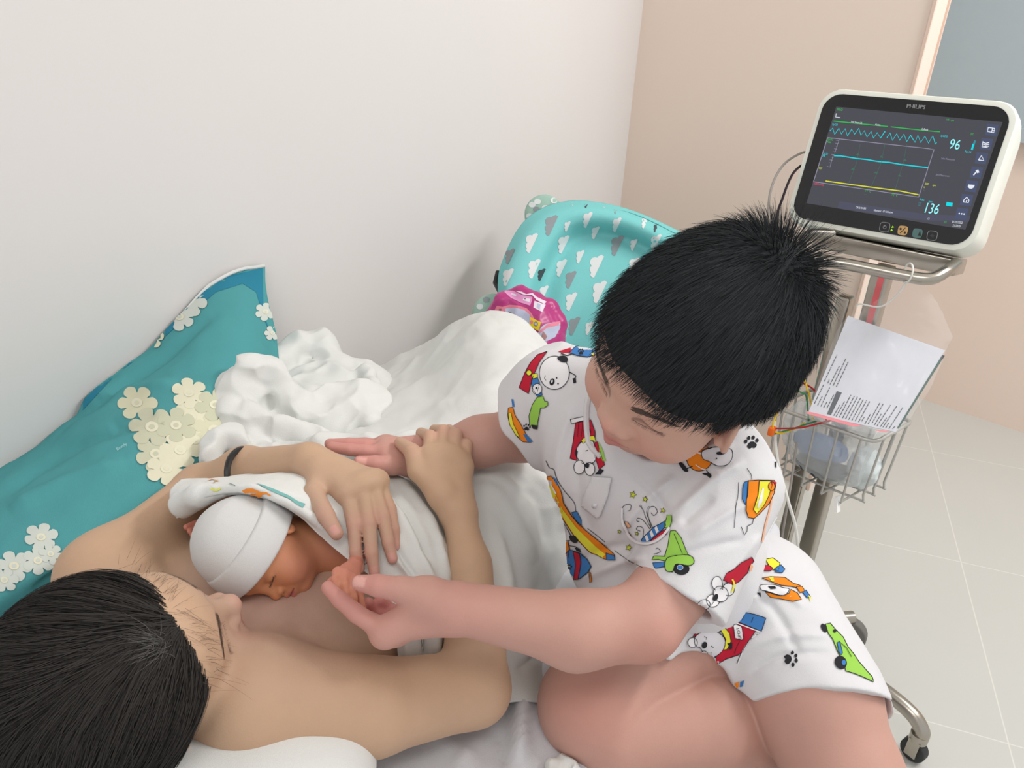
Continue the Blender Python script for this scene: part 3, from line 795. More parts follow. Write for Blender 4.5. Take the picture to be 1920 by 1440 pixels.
# hair
kH = Frame(W(1317, 645, .788), np.cross(_l2, _u2), _u2, .985)
kh = [kH.ell((-.018, 0, .022), (.107, .089, .093), .03), kH.ell((.034, 0, .036), (.074, .078, .060), .03), kH.ell((-.052, 0, -.03), (.064, .078, .060), .03),
      kH.ell((-.02, 0, -.01), (.055, .088, .046), .02),
      Sub(kF.ell((.138, 0, -.030), (.070, .12, .087), .01), .003), Sub(kF.ell((.060, 0, -.105), (.078, .13, .080), .01), .006)]
V, Q = sdf_mesh(kh, .003)
khair = mesh_np('hair', V, Q, None, [M['hair']]); adopt(boy, khair)
whorl = np.array([-.072, .010, .082])
def flow_k(l):
    d = l-whorl; return d/(np.linalg.norm(d, axis=1, keepdims=True)+1e-6)
def spiky(F, prims, n, length, steps, w, lift, seed=21, region=None):
    rs = np.random.RandomState(seed); a = rs.randn(n*2, 3); a /= np.linalg.norm(a, axis=1, keepdims=True)
    l = a*np.array([.1, .09, .1]); P = F.c+(l*F.s)@F.R.T; keep = region(a); P = P[keep][:n]
    pr = [p for p in prims]
    P, g = surf_project(pr, P, -.004, 4)
    ok = np.array([True]*len(P))
    for p in prims:
        if isinstance(p, Sub): ok &= p.p.d(P) > .001
    P = P[ok]; g = g[ok]
    l = F.loc(P); dist = np.linalg.norm(l-whorl, axis=1)
    D = flow_k(l)@F.R.T; jit = rs.randn(len(P), 3)
    L = length*(.65+.5*rs.rand(len(P)))
    up = np.clip(1.5-dist/.035, 0, 1.6)      # tuft standing at the whorl
    paths = []
    for k in range(steps+1):
        t = k/steps
        off = D*(L*t)[:, None]+g*((lift*t+.001+up*.018*t)*1)[:, None]-g*(1-up[:, None]*.6)*.42*(L*t*t)[:, None]+jit*(.03*L*t+.03*L*t*t*(1+2*up))[:, None]
        paths.append(P+off)
    paths = np.stack(paths, 1)
    sh_ = paths.shape; X = paths.reshape(-1, 3); d = sdf_eval([p for p in prims if not isinstance(p, Sub)], X)
    Xp, gg = surf_project(prims, X.copy(), .0015, 1); X = np.where((d < .0012)[:, None], Xp, X); paths = X.reshape(sh_)
    return ribbons(paths, w, .15, np.repeat(g[:, None], steps+1, 1)+rs.randn(len(g), 1, 3)*.8)
V1, F1 = spiky(kH, kh, 26000, .025, 5, .0008, .003, region=lambda a: (a[:, 2] > -.75) & ~((a[:, 0] > .55) & (a[:, 2] < .2)))
ks = mesh_np('hair_strands', V1, F1, None, [M['hair']]); adopt(boy, ks)

# pyjama shirt --------------------------------------------------------
def cdisp_cloth(amp, sc, seed, dirm=(1, 1, 1)):
    D = np.diag(dirm)
    return lambda P, v: -amp*(.6*np.clip(ridge(P@D, sc, seed), -.3, 1)+.5*fbm(P@D, sc*1.7, 2, seed+3))
slh = [W(1215, 1066, .80), W(1345, 1142, .82)]
armL = kLe-kLs; armL /= np.linalg.norm(armL)
sh_p = [Ell((.755, .375, .665), (.108, .130, .12), k=.04), Ell((.728, .425, .79), (.088, .126, .11), k=.05), Ell((.772, .370, .625), (.110, .128, .062), k=.04),
        Cone(W(1322, 850, .92), W(1110, 740, .985), .050, .048, .04),
        ]
armR = c_(W(930, 850, 1.12))-kRs; armR /= np.linalg.norm(armR)
hemL = (W(1278, 1108, .81), armL*.95+CV(.35, .25, -.2)*.25)
hemR = (W(972, 806, 1.03), armR+CV(-.5, .2, 0)*.3)
sh_p += [Clip(Cone(kLs, W(1265, 1130, .85), .058, .051, .035), [hemL], .002), Clip(Cone(kRs, W(940, 840, 1.12), .058, .058, .035), [hemR], .002)]
sh_p[2] = Clip(sh_p[2], [((.79, .34, .575), (-.1, 0, -1))])
sh_p += [Sub(Cone(W(1300, 1060, .862), W(1225, 1215, .83), .041, .0445, .002), .003), Sub(Cone(W(1015, 765, 1.05), W(920, 860, 1.13), .046, .056, .002), .003),
         Sub(Cone((.735, .40, .875), kF.p(.01, 0, -.10), .060, .066, .002), .004)]
V, Q = sdf_mesh(sh_p, .002, disp=with_folds(cdisp_cloth(.0055, 15, 4, (1, 1, .45)), [([(1262, 965), (1330, 905), (1400, 860)], .005, 9), ([(1290, 1010), (1370, 960), (1440, 930)], .004, 9), ([(1275, 985), (1340, 930)], -.004, 8), ([(1150, 1010), (1210, 940), (1270, 890)], .004, 9), ([(1180, 880), (1230, 930), (1262, 985)], -.004, 8), ([(1075, 760), (1045, 850), (1040, 960)], .004, 10), ([(1100, 800), (1085, 900), (1110, 1000)], -.004, 10), ([(1080, 1090), (1150, 1060), (1215, 1040)], .005, 9), ([(1070, 1060), (1130, 1030), (1190, 1020)], -.003, 8), ([(1230, 1060), (1310, 1030), (1400, 1010)], -.004, 8), ([(1340, 1110), (1390, 1050), (1430, 1000)], .004, 9), ([(1200, 870), (1300, 850), (1380, 830)], .003, 8)]))
SHIRT = (V, Q)
oshirt = mesh_np('pyjama_shirt', V, Q, None, [M['shirt']]); adopt(boy, oshirt)
# shorts
thA = c_(W(1560, 1390, .90))-c_(W(1420, 1150, 1.0)); thA /= np.linalg.norm(thA)
so_cut = (W(1330, 1245, .9), CV(-.25, -.95, .1))
thB = c_(W(1130, 1315, .955))-c_(W(1250, 1190, 1.0)); thB /= np.linalg.norm(thB)
so_p = [Ell((.80, .345, .585), (.130, .142, .092), k=.05),
        Clip(Cone(W(1418, 1135, 1.0), W(1535, 1330, .915), .087, .081, .04), [(W(1515, 1275, .84), thA+CV(-.38, -.35, .25)*.6), (W(1392, 1290, .93), CV(-.62, -.78, 0))], .002),
        Clip(Cone(W(1250, 1180, 1.0), W(1110, 1330, .955), .088, .076, .03), [(W(1195, 1185, .93), thB)], .002),
        Sub(Ell(W(1285, 1312, .93), (.060, .050, .062)), .008), Sub(Cone(W(1485, 1235, .96), W(1565, 1390, .895), .076, .075, .002), .003), Sub(Cone(W(1210, 1230, .98), W(1100, 1340, .95), .072, .072, .002), .003)]
V, Q = sdf_mesh(so_p, .002, disp=with_folds(cdisp_cloth(.0045, 17, 9, (1, .5, 1)), [([(1300, 1170), (1400, 1120), (1490, 1110)], .004, 8), ([(1330, 1250), (1450, 1195), (1560, 1190)], .004, 9), ([(1380, 1080), (1450, 1140), (1500, 1230)], -.004, 9), ([(1400, 1265), (1470, 1230), (1560, 1225)], -.0035, 8), ([(1450, 1090), (1510, 1140)], .003, 7)]))
SHORTS = (V, Q)
oshorts = mesh_np('pyjama_shorts', V, Q, None, [M['shirt']]); adopt(boy, oshorts)
# ================================================================== CLOTHS AND PILLOWS
# teal bolster pillow against the wall
M['teal'] = mat('teal_pillow_cotton', (84, 156, 160), rough=.95, bump=.25, bscale=900, noise=.03, nscale=14, spec=.1)
def cushion(name, rows, nu, nv, back, mats, parent=None, fl=(), wr=None, thick_fn=None):
    G = bezier_patch(rows, nu, nv)
    if fl: G = folds(G, fl)
    G[..., 1] = np.minimum(G[..., 1], 1.388)
    if wr:
        n = grid_normals(G); G = G+n*(wr[0]*fbm(G.reshape(-1, 3)*np.array(wr[2]), wr[1], 3, 2)).reshape(G.shape[:2])[..., None]
    G[..., 1] = np.where(G[..., 0] < 2, np.minimum(G[..., 1], 1.390), G[..., 1]); B = back(G)
    nu, nv, _ = G.shape; i = (np.arange(nu-1)[:, None]*nv+np.arange(nv-1)[None, :]).ravel(); q = np.stack([i, i+1, i+nv+1, i+nv], 1); k = nu*nv
    Q = [q, q[:, ::-1]+k]
    e = np.arange(nv-1); Q.append(np.stack([e+1, e, e+k, e+1+k], 1))
    e = (nu-1)*nv+np.arange(nv-1); Q.append(np.stack([e, e+1, e+1+k, e+k], 1))
    e = np.arange(nu-1)*nv; Q.append(np.stack([e, e+nv, e+nv+k, e+k], 1))
    e = np.arange(nu-1)*nv+nv-1; Q.append(np.stack([e+nv, e, e+k, e+nv+k], 1))
    Q = np.concatenate(Q); V = np.concatenate([G.reshape(-1, 3), B.reshape(-1, 3)])
    a = V[q[0]]; fn = np.cross(a[2]-a[0], a[3]-a[1]); n = grid_normals(G)
    if fn@n[0, 0] < 0: Q = Q[:, ::-1]
    o = mesh_np(name, V, Q, None, mats)
    if parent is not None: adopt(parent, o)
    return o, G, (V, Q)
pil = empty('pillow', (.45, 1.2, .51), 'big teal pillow with cream flowers leaning on the white wall', 'pillow')
prow = [[(-150, 960, 1.25), (0, 872, 1.36), (108, 800, 1.43), (165, 705, 1.48), (262, 640, 1.52), (382, 524, 1.56), (497, 499, 1.60)],
        [(-150, 1000, 1.16), (0, 925, 1.22), (118, 850, 1.28), (210, 770, 1.33), (320, 690, 1.38), (425, 600, 1.45), (500, 560, 1.56)],
        [(-150, 1080, 1.07), (20, 1000, 1.10), (150, 930, 1.14), (260, 850, 1.20), (360, 770, 1.27), (455, 690, 1.37), (520, 645, 1.52)],
        [(-100, 1180, 1.02), (50, 1090, 1.05), (190, 1010, 1.10), (310, 930, 1.16), (400, 860, 1.24), (475, 790, 1.34), (530, 730, 1.48)],
        [(-60, 1260, 1.06), (90, 1150, 1.12), (230, 1060, 1.18), (340, 970, 1.24), (430, 900, 1.32), (490, 830, 1.41), (530, 770, 1.52)]]
def pback(G):
    B = G+np.array([0, .06, -.10]); B[..., 1] = np.minimum(B[..., 1], 1.395); B[..., 2] = np.maximum(B[..., 2], .507); return B
pf = [([(110, 795), (200, 735), (300, 668), (400, 590)], -.014, 10), ([(0, 930), (60, 880), (150, 830), (260, 800)], -.014, 12), ([(10, 960), (120, 905), (240, 860)], 0.011, 14),
      ([(60, 1110), (150, 1060), (260, 1010)], -0.011, 10), ([(170, 740), (260, 725), (340, 722)], 0.009, 10), ([(200, 800), (300, 780)], -.008, 9)]
opil, GP, PIL = cushion('pillow_case', prow, 120, 150, pback, [M['teal']], pil, pf, (.006, 9, (1, 1, 1)))
# white piping along the top edge
e = [GP[0, j]+np.array([0, 0, .002]) for j in range(78, 150)]
MB().tube(e, .0035, 8).build('piping', M['cloth'], pil)

# white pillow under the woman's head
wp = empty('pillow', (.12, .55, .505), 'plain white pillow under the woman\'s head and shoulder', 'pillow')
V, Q = sdf_mesh([Ell((.10, .60, .555), (.30, .24, .055), k=.03), Ell(W(520, 1450, .80), (.09, .07, .045), k=.05), Ell((.05, .62, .59), (.22, .2, .05), k=.04)], .005, disp=lambda P, v: -.003*fbm(P, 9, 3, 3))
V[:, 2] = np.maximum(V[:, 2], .506)
adopt(wp, mesh_np('pillow_case', V, Q, None, [M['cloth']]))

# leg sheet
lrow = [[(560, 715, 1.92), (640, 712, 1.86), (700, 690, 1.80), (780, 652, 1.72), (850, 608, 1.62), (900, 586, 1.55), (960, 590, 1.50), (1010, 632, 1.48), (1060, 690, 1.48)],
        [(540, 760, 1.70), (620, 748, 1.66), (700, 728, 1.60), (790, 700, 1.52), (860, 658, 1.45), (920, 632, 1.40), (980, 645, 1.38), (1040, 690, 1.38), (1090, 740, 1.40)],
        [(530, 810, 1.48), (600, 795, 1.44), (690, 785, 1.40), (790, 765, 1.34), (870, 735, 1.29), (940, 715, 1.27), (1010, 730, 1.27), (1070, 760, 1.29), (1120, 800, 1.32)],
        [(520, 860, 1.30), (600, 850, 1.27), (690, 840, 1.24), (790, 830, 1.21), (880, 818, 1.19), (960, 810, 1.18), (1030, 820, 1.20), (1090, 840, 1.24), (1150, 870, 1.30)],
        [(600, 930, 1.16), (660, 920, 1.14), (740, 905, 1.12), (820, 890, 1.11), (900, 885, 1.11), (970, 890, 1.12), (1030, 900, 1.15), (1080, 920, 1.20), (1140, 950, 1.28)],
        [(640, 1000, 1.07), (720, 990, 1.06), (790, 975, 1.05), (850, 970, 1.05), (920, 970, 1.07), (980, 980, 1.10), (1020, 1000, 1.14), (1060, 1030, 1.20), (1110, 1060, 1.28)],
        [(700, 1100, 1.00), (770, 1095, .99), (850, 1090, .99), (900, 1090, 1.00), (950, 1090, 1.03), (985, 1100, 1.07), (1010, 1120, 1.12), (1040, 1140, 1.18), (1080, 1160, 1.24)],
        [(740, 1210, .97), (800, 1210, .97), (860, 1205, .97), (905, 1200, .97), (945, 1200, .985), (975, 1205, 1.01), (1000, 1215, 1.04), (1025, 1225, 1.08), (1050, 1240, 1.12)],
        [(760, 1330, .955), (820, 1330, .955), (870, 1325, .955), (915, 1320, .955), (950, 1318, .96), (980, 1315, .965), (1005, 1318, .975), (1025, 1320, .985), (1040, 1325, .99)]]
lf = [([(840, 770), (900, 740), (960, 700), (1000, 650)], .006, 16), ([(700, 770), (800, 720), (880, 650), (930, 600)], .008, 18), ([(680, 800), (760, 780), (860, 760)], .005, 14), ([(740, 740), (820, 690), (880, 640)], -.005, 12),
      ([(900, 900), (960, 960), (1000, 1060)], .006, 14), ([(950, 880), (1010, 950), (1030, 1040)], -.006, 12), ([(930, 990), (950, 1080), (960, 1180)], .006, 10),
      ([(890, 1000), (935, 1100), (940, 1200)], -.006, 10), ([(1000, 880), (1050, 940), (1060, 1000)], .005, 12), ([(880, 880), (940, 900), (1000, 920)], .004, 9), ([(960, 1260), (1000, 1230), (1020, 1200)], -.004, 8),
      ([(960, 740), (1040, 760), (1080, 790)], .005, 14), ([(980, 840), (1040, 850)], -.004, 9)]
G = bezier_patch(lrow, 200, 200); G = folds(G, lf)
n = grid_normals(G); P = G.reshape(-1, 3)
G = G+n*(.0035*np.clip(ridge(P@np.diag([1, 1.4, 1]), 11, 5), -.2, 1)+.003*fbm(P, 16, 3, 8)).reshape(200, 200)[..., None]
G[..., 1] = np.minimum(G[..., 1], 1.388)
osh = sheet_mesh('sheet', G, [M['cloth']]); tag(osh, 'white sheet draped over the woman\'s raised knees and belly', 'sheet')

# bunched sheet against the wall
def T3(l, r0, k=.012): return chain([W(*p) for p in l], [r0]*len(l), k)
bp = [Ell(W(560, 775, 1.50), (.12, .10, .06), k=.05), Ell(W(455, 760, 1.36), (.045, .05, .07), k=.03), Ell(W(580, 690, 1.66), (.07, .06, .07), k=.03),
      Ell(W(660, 780, 1.42), (.08, .07, .05), k=.03), Ell(W(520, 830, 1.34), (.10, .06, .035), k=.03), Ell(W(640, 760, 1.58), (.12, .10, .08), k=.04)]
bp += T3([(440, 730, 1.32), (470, 695, 1.33), (510, 700, 1.35), (540, 750, 1.36), (590, 790, 1.36)], .020) + T3([(430, 770, 1.30), (450, 810, 1.29), (480, 835, 1.28)], .022)
bp += T3([(500, 690, 1.52), (560, 650, 1.60), (600, 645, 1.62), (640, 700, 1.58), (650, 730, 1.55)], .022)+T3([(560, 770, 1.36), (620, 745, 1.40), (680, 735, 1.42), (690, 790, 1.36)], .014)
bp += T3([(470, 780, 1.29), (530, 800, 1.28), (600, 820, 1.28)], .016)+T3([(520, 740, 1.42), (550, 760, 1.40), (620, 755, 1.42)], .013)+T3([(690, 700, 1.52), (700, 730, 1.48), (690, 760, 1.43)], .013)
bp += T3([(500, 850, 1.24), (600, 845, 1.22), (700, 840, 1.21), (800, 832, 1.20)], .016, .02)
bp += T3([(398, 850, 1.20), (412, 826, 1.22), (432, 822, 1.23), (448, 836, 1.22)], .013, .015)
def bdisp(P, v): return -.007*np.clip(ridge(P@np.diag([1, 1, 1.3]), 17, 12), -.3, 1)-.004*ridge(P, 34, 6)
V, Q = sdf_mesh(bp, .003, disp=bdisp)
V[:, 1] = np.minimum(V[:, 1], 1.396)
ob_ = mesh_np('sheet', V, Q, None, [M['cloth']]); tag(ob_, 'crumpled white sheet bunched against the wall right beside the teal pillow', 'sheet')

# baby wrap
brow = [[(332, 972, .985), (395, 938, .955), (465, 930, .935), (535, 952, .925), (595, 1000, .925), (650, 1047, .918), (705, 1090, .912), (735, 1140, .92), (748, 1246, .93)],
        [(320, 925, .99), (395, 912, .95), (470, 908, .928), (545, 928, .915), (610, 975, .918), (675, 1020, .922), (740, 1070, .915), (775, 1120, .92), (785, 1250, .93)],
        [(340, 899, 1.03), (400, 896, 1.0), (470, 893, .985), (560, 895, .975), (650, 920, .965), (720, 970, .95), (775, 1040, .93), (815, 1110, .93), (820, 1255, .94)],
        [(352, 905, 1.10), (410, 902, 1.09), (480, 886, 1.08), (580, 876, 1.08), (690, 872, 1.08), (770, 915, 1.04), (825, 1000, .99), (850, 1080, .965), (850, 1235, .96)],
        [(370, 920, 1.16), (420, 915, 1.15), (490, 900, 1.14), (590, 890, 1.14), (700, 885, 1.13), (785, 925, 1.08), (838, 1005, 1.02), (862, 1085, .99), (858, 1240, .98)]]
bfl = [([(600, 900), (680, 960), (745, 1050), (800, 1110)], .008, 9), ([(690, 900), (740, 960), (790, 1050), (820, 1110)], .008, 9), ([(740, 890), (790, 950), (820, 1010), (840, 1090)], .006, 8),
       ([(640, 900), (710, 970), (770, 1070), (800, 1120)], -.008, 7), ([(720, 900), (770, 970), (810, 1060)], -.007, 6), ([(480, 915), (560, 935), (640, 990), (700, 1060)], -.003, 6),
       ([(760, 1150), (765, 1240)], .007, 8), ([(790, 1140), (795, 1240)], -.008, 7), ([(815, 1140), (820, 1240)], .006, 8), ([(335, 955), (395, 925), (465, 918), (540, 940), (600, 988)], .007, 8)]
G = bezier_patch(brow, 140, 240); G = folds(G, bfl); n = grid_normals(G)
G = G+n*(.0022*fbm(G.reshape(-1, 3), 24, 3, 3)).reshape(140, 240)[..., None]
owr = sheet_mesh('baby_blanket', G, [M['cloth']], None, .004); tag(owr, 'white muslin wrap with an orange print around the newborn baby', 'blanket')
# rolled hood edge of the wrap

WRAP_G = G
V, Q = sdf_mesh([Cone(W(344, 945, .985), W(372, 928, .965), .016, .014, .01), Cone(W(372, 928, .965), W(420, 920, .948), .014, .007, .01)], .002, disp=lambda P, v: -.002*ridge(P, 40, 3))
adopt(owr, mesh_np('rolled_edge', V, Q, None, [M['cloth']]))

V, Q = sdf_mesh([Ell(Z(1050, 1446, .512), (.022, .016, .008), k=.006), Cone(Z(1030, 1436, .512), Z(1072, 1438, .514), .004, .006, .006)], .0015, disp=lambda P, v: -.003*ridge(P, 90, 4))
V[:, 2] = np.maximum(V[:, 2], .5035)
o = mesh_np('tissue', V, Q, None, [M['cloth']]); tag(o, 'small crumpled white tissue on the bed sheet before the boy\'s folded knee', 'tissue')
# ================================================================== PRINTS: flat shapes laid onto real surfaces
def bvh_of(V, Q): return BVHTree.FromPolygons([tuple(map(float, v)) for v in V], [tuple(map(int, q)) for q in Q])
class Print:
    """collects printed shapes (in photo-pixel layout) and lays them on the cloth / panel they belong to"""
    def __init__(s, bvh, base=.0004, step=.00022, step_px=6.0, jump=.0016):
        s.b = bvh; s.base = base; s.dl = step; s.g = step_px; s.j = jump; s.parts = {}; s.cache = {}
    def hit(s, x, y, layer):
        r = rays(x, y); r = r/np.linalg.norm(r)
        h = s.b.ray_cast(Vector(CAM), Vector(r))
        if h[0] is None: return None
        n = h[1];
        if n.dot(Vector(r)) > 0: n = -n
        return np.array(h[0]+n*(s.base+s.dl*layer))
    def put(s, mat_, V2, F, layer):
        P = [s.hit(x, y, layer) for x, y in V2]; ok = []
        for f in F:
            if any(P[i] is None for i in f): continue
            bad = False
            for a, b in zip(f, f[1:]+f[:1]):
                L = math.dist(V2[a], V2[b]); d = np.linalg.norm(P[a]-P[b])
                if d > s.j*L+.004: bad = True; break
            if not bad: ok.append(f)
        d = s.parts.setdefault(mat_.name, [mat_, [], []]); n = len(d[1]); mp = {}
        for f in ok:
            g = []
            for i in f:
                if i not in mp: mp[i] = len(d[1]); d[1].append(P[i])
                g.append(mp[i])
            d[2].append(tuple(g))
    def poly(s, pts, mat_, layer=0, outline=None, ow=1.7, smooth=False, g=None):
        g = g or s.g
        if smooth: pts = [tuple(p[:2]) for p in spline([(a, b, 0) for a, b in pts], 5, True)]
        B = []
        for (x0, y0), (x1, y1) in zip(pts, list(pts[1:])+[pts[0]]):
            k = max(1, int(math.hypot(x1-x0, y1-y0)/g)+0)
            for i in range(k): B.append((x0+(x1-x0)*i/k, y0+(y1-y0)*i/k))
        nb = len(B); xs = [p[0] for p in B]; ys = [p[1] for p in B]; I = []
        A_ = np.array(B)
        for x in np.arange(min(xs)+g*.5, max(xs), g):
            for y in np.arange(min(ys)+g*.5, max(ys), g):
                if np.min((A_[:, 0]-x)**2+(A_[:, 1]-y)**2) < (g*.45)**2: continue
                I.append((x, y))
        vs_, es, fs, *_ = delaunay_2d_cdt([Vector(p) for p in B+I], [], [list(range(nb))], 1, 1e-4)
        s.put(mat_, [tuple(v) for v in vs_], [list(f) for f in fs], layer)
        if outline: s.line(list(pts)+[pts[0]], outline, ow, layer+1)
        return s
    def line(s, pts, mat_, w=1.7, layer=1, smooth=False):
        if smooth: pts = [tuple(p[:2]) for p in spline([(a, b, 0) for a, b in pts], 6)]
        D = [pts[0]]
        for (x0, y0), (x1, y1) in zip(pts, pts[1:]):
            k = max(1, int(math.hypot(x1-x0, y1-y0)/s.g)+1)
            for i in range(1, k+1): D.append((x0+(x1-x0)*i/k, y0+(y1-y0)*i/k))
        V = []; m = len(D)
        for i in range(m):
            a, b = D[max(i-1, 0)], D[min(i+1, m-1)]; dx, dy = b[0]-a[0], b[1]-a[1]; l = math.hypot(dx, dy)+1e-9
            V += [(D[i][0]-dy/l*w/2, D[i][1]+dx/l*w/2), (D[i][0]+dy/l*w/2, D[i][1]-dx/l*w/2)]
        s.put(mat_, V, [[2*i, 2*i+1, 2*i+3, 2*i+2] for i in range(m-1)], layer); return s
    def ell(s, c, r, mat_, layer=0, rot=0, outline=None, ow=1.7, n=18):
        rx, ry = r if hasattr(r, '__len__') else (r, r); ca, sa = math.cos(rot), math.sin(rot)
        P = [(c[0]+rx*math.cos(t)*ca-ry*math.sin(t)*sa, c[1]+rx*math.cos(t)*sa+ry*math.sin(t)*ca) for t in np.linspace(0, 2*math.pi, n+1)[:-1]]
        if mat_ is None: return s.line(P+[P[0]], outline, ow, layer+1)
        return s.poly(P, mat_, layer, outline, ow)
    def text(s, body, org, ux, uy, mat_, layer=2, font_shear=0):
        """org: pixel of the baseline start; ux: pixel step of one em along the line; uy: pixel step of one em upward"""
        cu = bpy.data.curves.new('t', 'FONT'); cu.body = body; cu.resolution_u = 3; cu.shear = font_shear
        ob = bpy.data.objects.new('t', cu); COL.objects.link(ob); dg = bpy.context.evaluated_depsgraph_get()
        me = bpy.data.meshes.new_from_object(ob.evaluated_get(dg)); bpy.data.objects.remove(ob)
        V2 = [(org[0]+ux[0]*v.co.x+uy[0]*v.co.y, org[1]+ux[1]*v.co.x+uy[1]*v.co.y) for v in me.vertices]
        F = [list(p.vertices) for p in me.polygons]; bpy.data.meshes.remove(me); bpy.data.curves.remove(cu)
        s.put(mat_, V2, F, layer); return s
    def commit(s, obj):
        """the printed shapes become faces of the object's own mesh"""
        me = obj.data; inv = np.array(obj.matrix_world.inverted()) if False else None
        bpy.context.view_layer.update(); M4 = np.array(obj.matrix_world.inverted())
        bm = bmesh.new(); bm.from_mesh(me)
        for nme, (m, V, F) in s.parts.items():
            if not F: continue
            me.materials.append(m); mi = len(me.materials)-1
            vv = [bm.verts.new(tuple((M4 @ np.array([*p, 1.0]))[:3])) for p in V]
            for f in F:
                try: fc = bm.faces.new([vv[i] for i in f]); fc.material_index = mi; fc.smooth = True
                except ValueError: pass
        bm.to_mesh(me); bm.free()
plane_bvh = lambda c, ex, ey: BVHTree.FromPolygons([tuple(c+ex*a+ey*b) for a, b in ((-1, -1), (1, -1), (1, 1), (-1, 1))], [(0, 1, 2, 3)])

# ================================================================== MONITOR ON ITS CART
TL, TR, BR, BL = (c_(v) for v in ((1.470, .556, 1.133), (1.475, .296, 1.144), (1.419, .290, .985), (1.413, .550, .974)))
mx_ = (TR-TL+BR-BL); mx_ /= np.linalg.norm(mx_); my_ = (TL-BL+TR-BR); my_ -= mx_*(my_@mx_); my_ /= np.linalg.norm(my_)
mn_ = np.cross(mx_, my_); mc_ = (TL+TR+BR+BL)/4
if mn_@(CAM-mc_) < 0: mn_ = -mn_
def onp(px, py, off=0.0):
    r = rays(px, py); t = ((mc_+mn_*off-CAM)@mn_)/(r@mn_); return CAM+r*t
def uv(p): return (p-mc_)@mx_, (p-mc_)@my_
bez = [(1545, 178), (1893, 197), (1822, 472), (1487, 402)]
u0 = np.mean([uv(onp(*bez[0]))[0], uv(onp(*bez[3]))[0]]); u1 = np.mean([uv(onp(*bez[1]))[0], uv(onp(*bez[2]))[0]])
w1 = np.mean([uv(onp(*bez[0]))[1], uv(onp(*bez[1]))[1]]); w0 = np.mean([uv(onp(*bez[2]))[1], uv(onp(*bez[3]))[1]])
def rrect(u0, u1, w0, w1, r, off, n=7):
    out = []
    for cx, cy, a0 in ((u1-r, w1-r, 0), (u0+r, w1-r, 90), (u0+r, w0+r, 180), (u1-r, w0+r, 270)):
        for k in range(n):
            a = math.radians(a0+90*k/(n-1)); out.append(mc_+mx_*(cx+r*math.cos(a))+my_*(cy+r*math.sin(a))+mn_*off)
    return out
def loft(rings, cap0=True, cap1=True):
    b = MB(); V = [p for r in rings for p in r]; n = len(rings[0]); Fs = []
    for i in range(len(rings)-1):
        for k in range(n): Fs.append((i*n+k, i*n+(k+1) % n, (i+1)*n+(k+1) % n, (i+1)*n+k))
    if cap0: Fs.append(tuple(range(n-1, -1, -1)))
    if cap1: Fs.append(tuple((len(rings)-1)*n+k for k in range(n)))
    b.add(V, Fs); return b
mon = empty('patient_monitor', (1.45, .42, .94), 'white-cased bedside monitor with a lit screen on the steel cart', 'monitor')
loft([rrect(u0-.001, u1+.001, w0-.001, w1+.001, .030, -.0005), rrect(u0-.008, u1+.008, w0-.008, w1+.008, .034, -.002), rrect(u0-.011, u1+.011, w0-.011, w1+.011, .036, -.010),
      rrect(u0-.010, u1+.012, w0-.012, w1+.010, .036, -.040), rrect(u0-.002, u1+.008, w0-.008, w1+.000, .034, -.095), rrect(u0+.03, u1-.02, w0+.01, w1-.02, .03, -.115)]).build('casing', M['white_plastic'], mon)
loft([rrect(u0, u1, w0, w1, .029, -.002), rrect(u0, u1, w0, w1, .029, .0008)]).build('bezel', M['bezel'], mon)
scr = mesh_np('screen', [onp(*p, .0012) for p in ((1568, 200), (1880, 229), (1810, 431), (1512, 381))], [[0, 1, 2, 3]], None, [glow('screen_grey', (88, 88, 96), .95)], smooth=False)
me = scr.data; adopt(mon, scr)
P = Print(plane_bvh(mc_+mn_*.0012, mx_*.5, my_*.5), .0002, .00012, 30, 1)
gC, gG, gY, gW, gR, gP, gB = (glow('screen_'+n, c, s) for n, c, s in (('cyan', (30, 225, 235), 1.1), ('green', (50, 205, 90), 1), ('yellow', (225, 225, 60), 1.1), ('white', (235, 240, 248), 1.1), ('red', (235, 80, 110), 1), ('line', (165, 162, 185), .9), ('button', (86, 94, 122), 1)))
gD = glow('screen_bar', (94, 96, 114), .9); gDG = glow('screen_dim_green', (80, 125, 105), .9); gTC = glow('screen_dim_cyan', (70, 160, 175), .9)
gN = glow('screen_numbers', (150, 245, 250), 1.25)
def s2(x, y): return (1500+x/8, 180+y/8)          # zoom 240x180 -> 1920x1440
def s3(x, y): return (1700+x*200/1067, 180+y*270/1440)
def s4(x, y): return (1500+x/8, 340+y/8)
def hz(x0, y0, x1, y1): return [(x0, y0), (x1, y1)]
P.line([s2(505, 378), s2(1320, 458)], gG, 1.6); P.line([s2(1362, 463), s2(1840, 515), s3(332, 358)], gG, 1.6)
w = [(450, 525), (490, 480), (520, 578), (585, 483), (620, 572), (680, 490), (712, 600), (778, 495), (818, 575), (882, 485), (915, 590), (965, 520), (1005, 618), (1068, 532), (1102, 632), (1160, 550), (1208, 632), (1275, 530), (1285, 545)]
P.line([s2(*p) for p in w], gC, 1.5)
w = [(1305, 625), (1350, 555), (1388, 665), (1452, 565), (1495, 665), (1560, 572), (1602, 685), (1662, 588)]
P.line([s2(*p) for p in w]+[s3(*p) for p in [(40, 395), (85, 465), (112, 390), (140, 466), (183, 402), (218, 472), (262, 398), (288, 482), (300, 466)]], gC, 1.5)
P.line([s2(415, 625), s2(1920, 790), s3(275, 535), s3(120, 1012)], gP, 1.3); P.line([s2(415, 625), s2(205, 1280), s4(200, 5), s4(1780, 238)], gP, 1.3)
P.line([s2(590, 650), s2(520, 860)], gP, .8); P.line([s2(500, 880), s2(450, 1070), s2(405, 1050)], gP, .8)
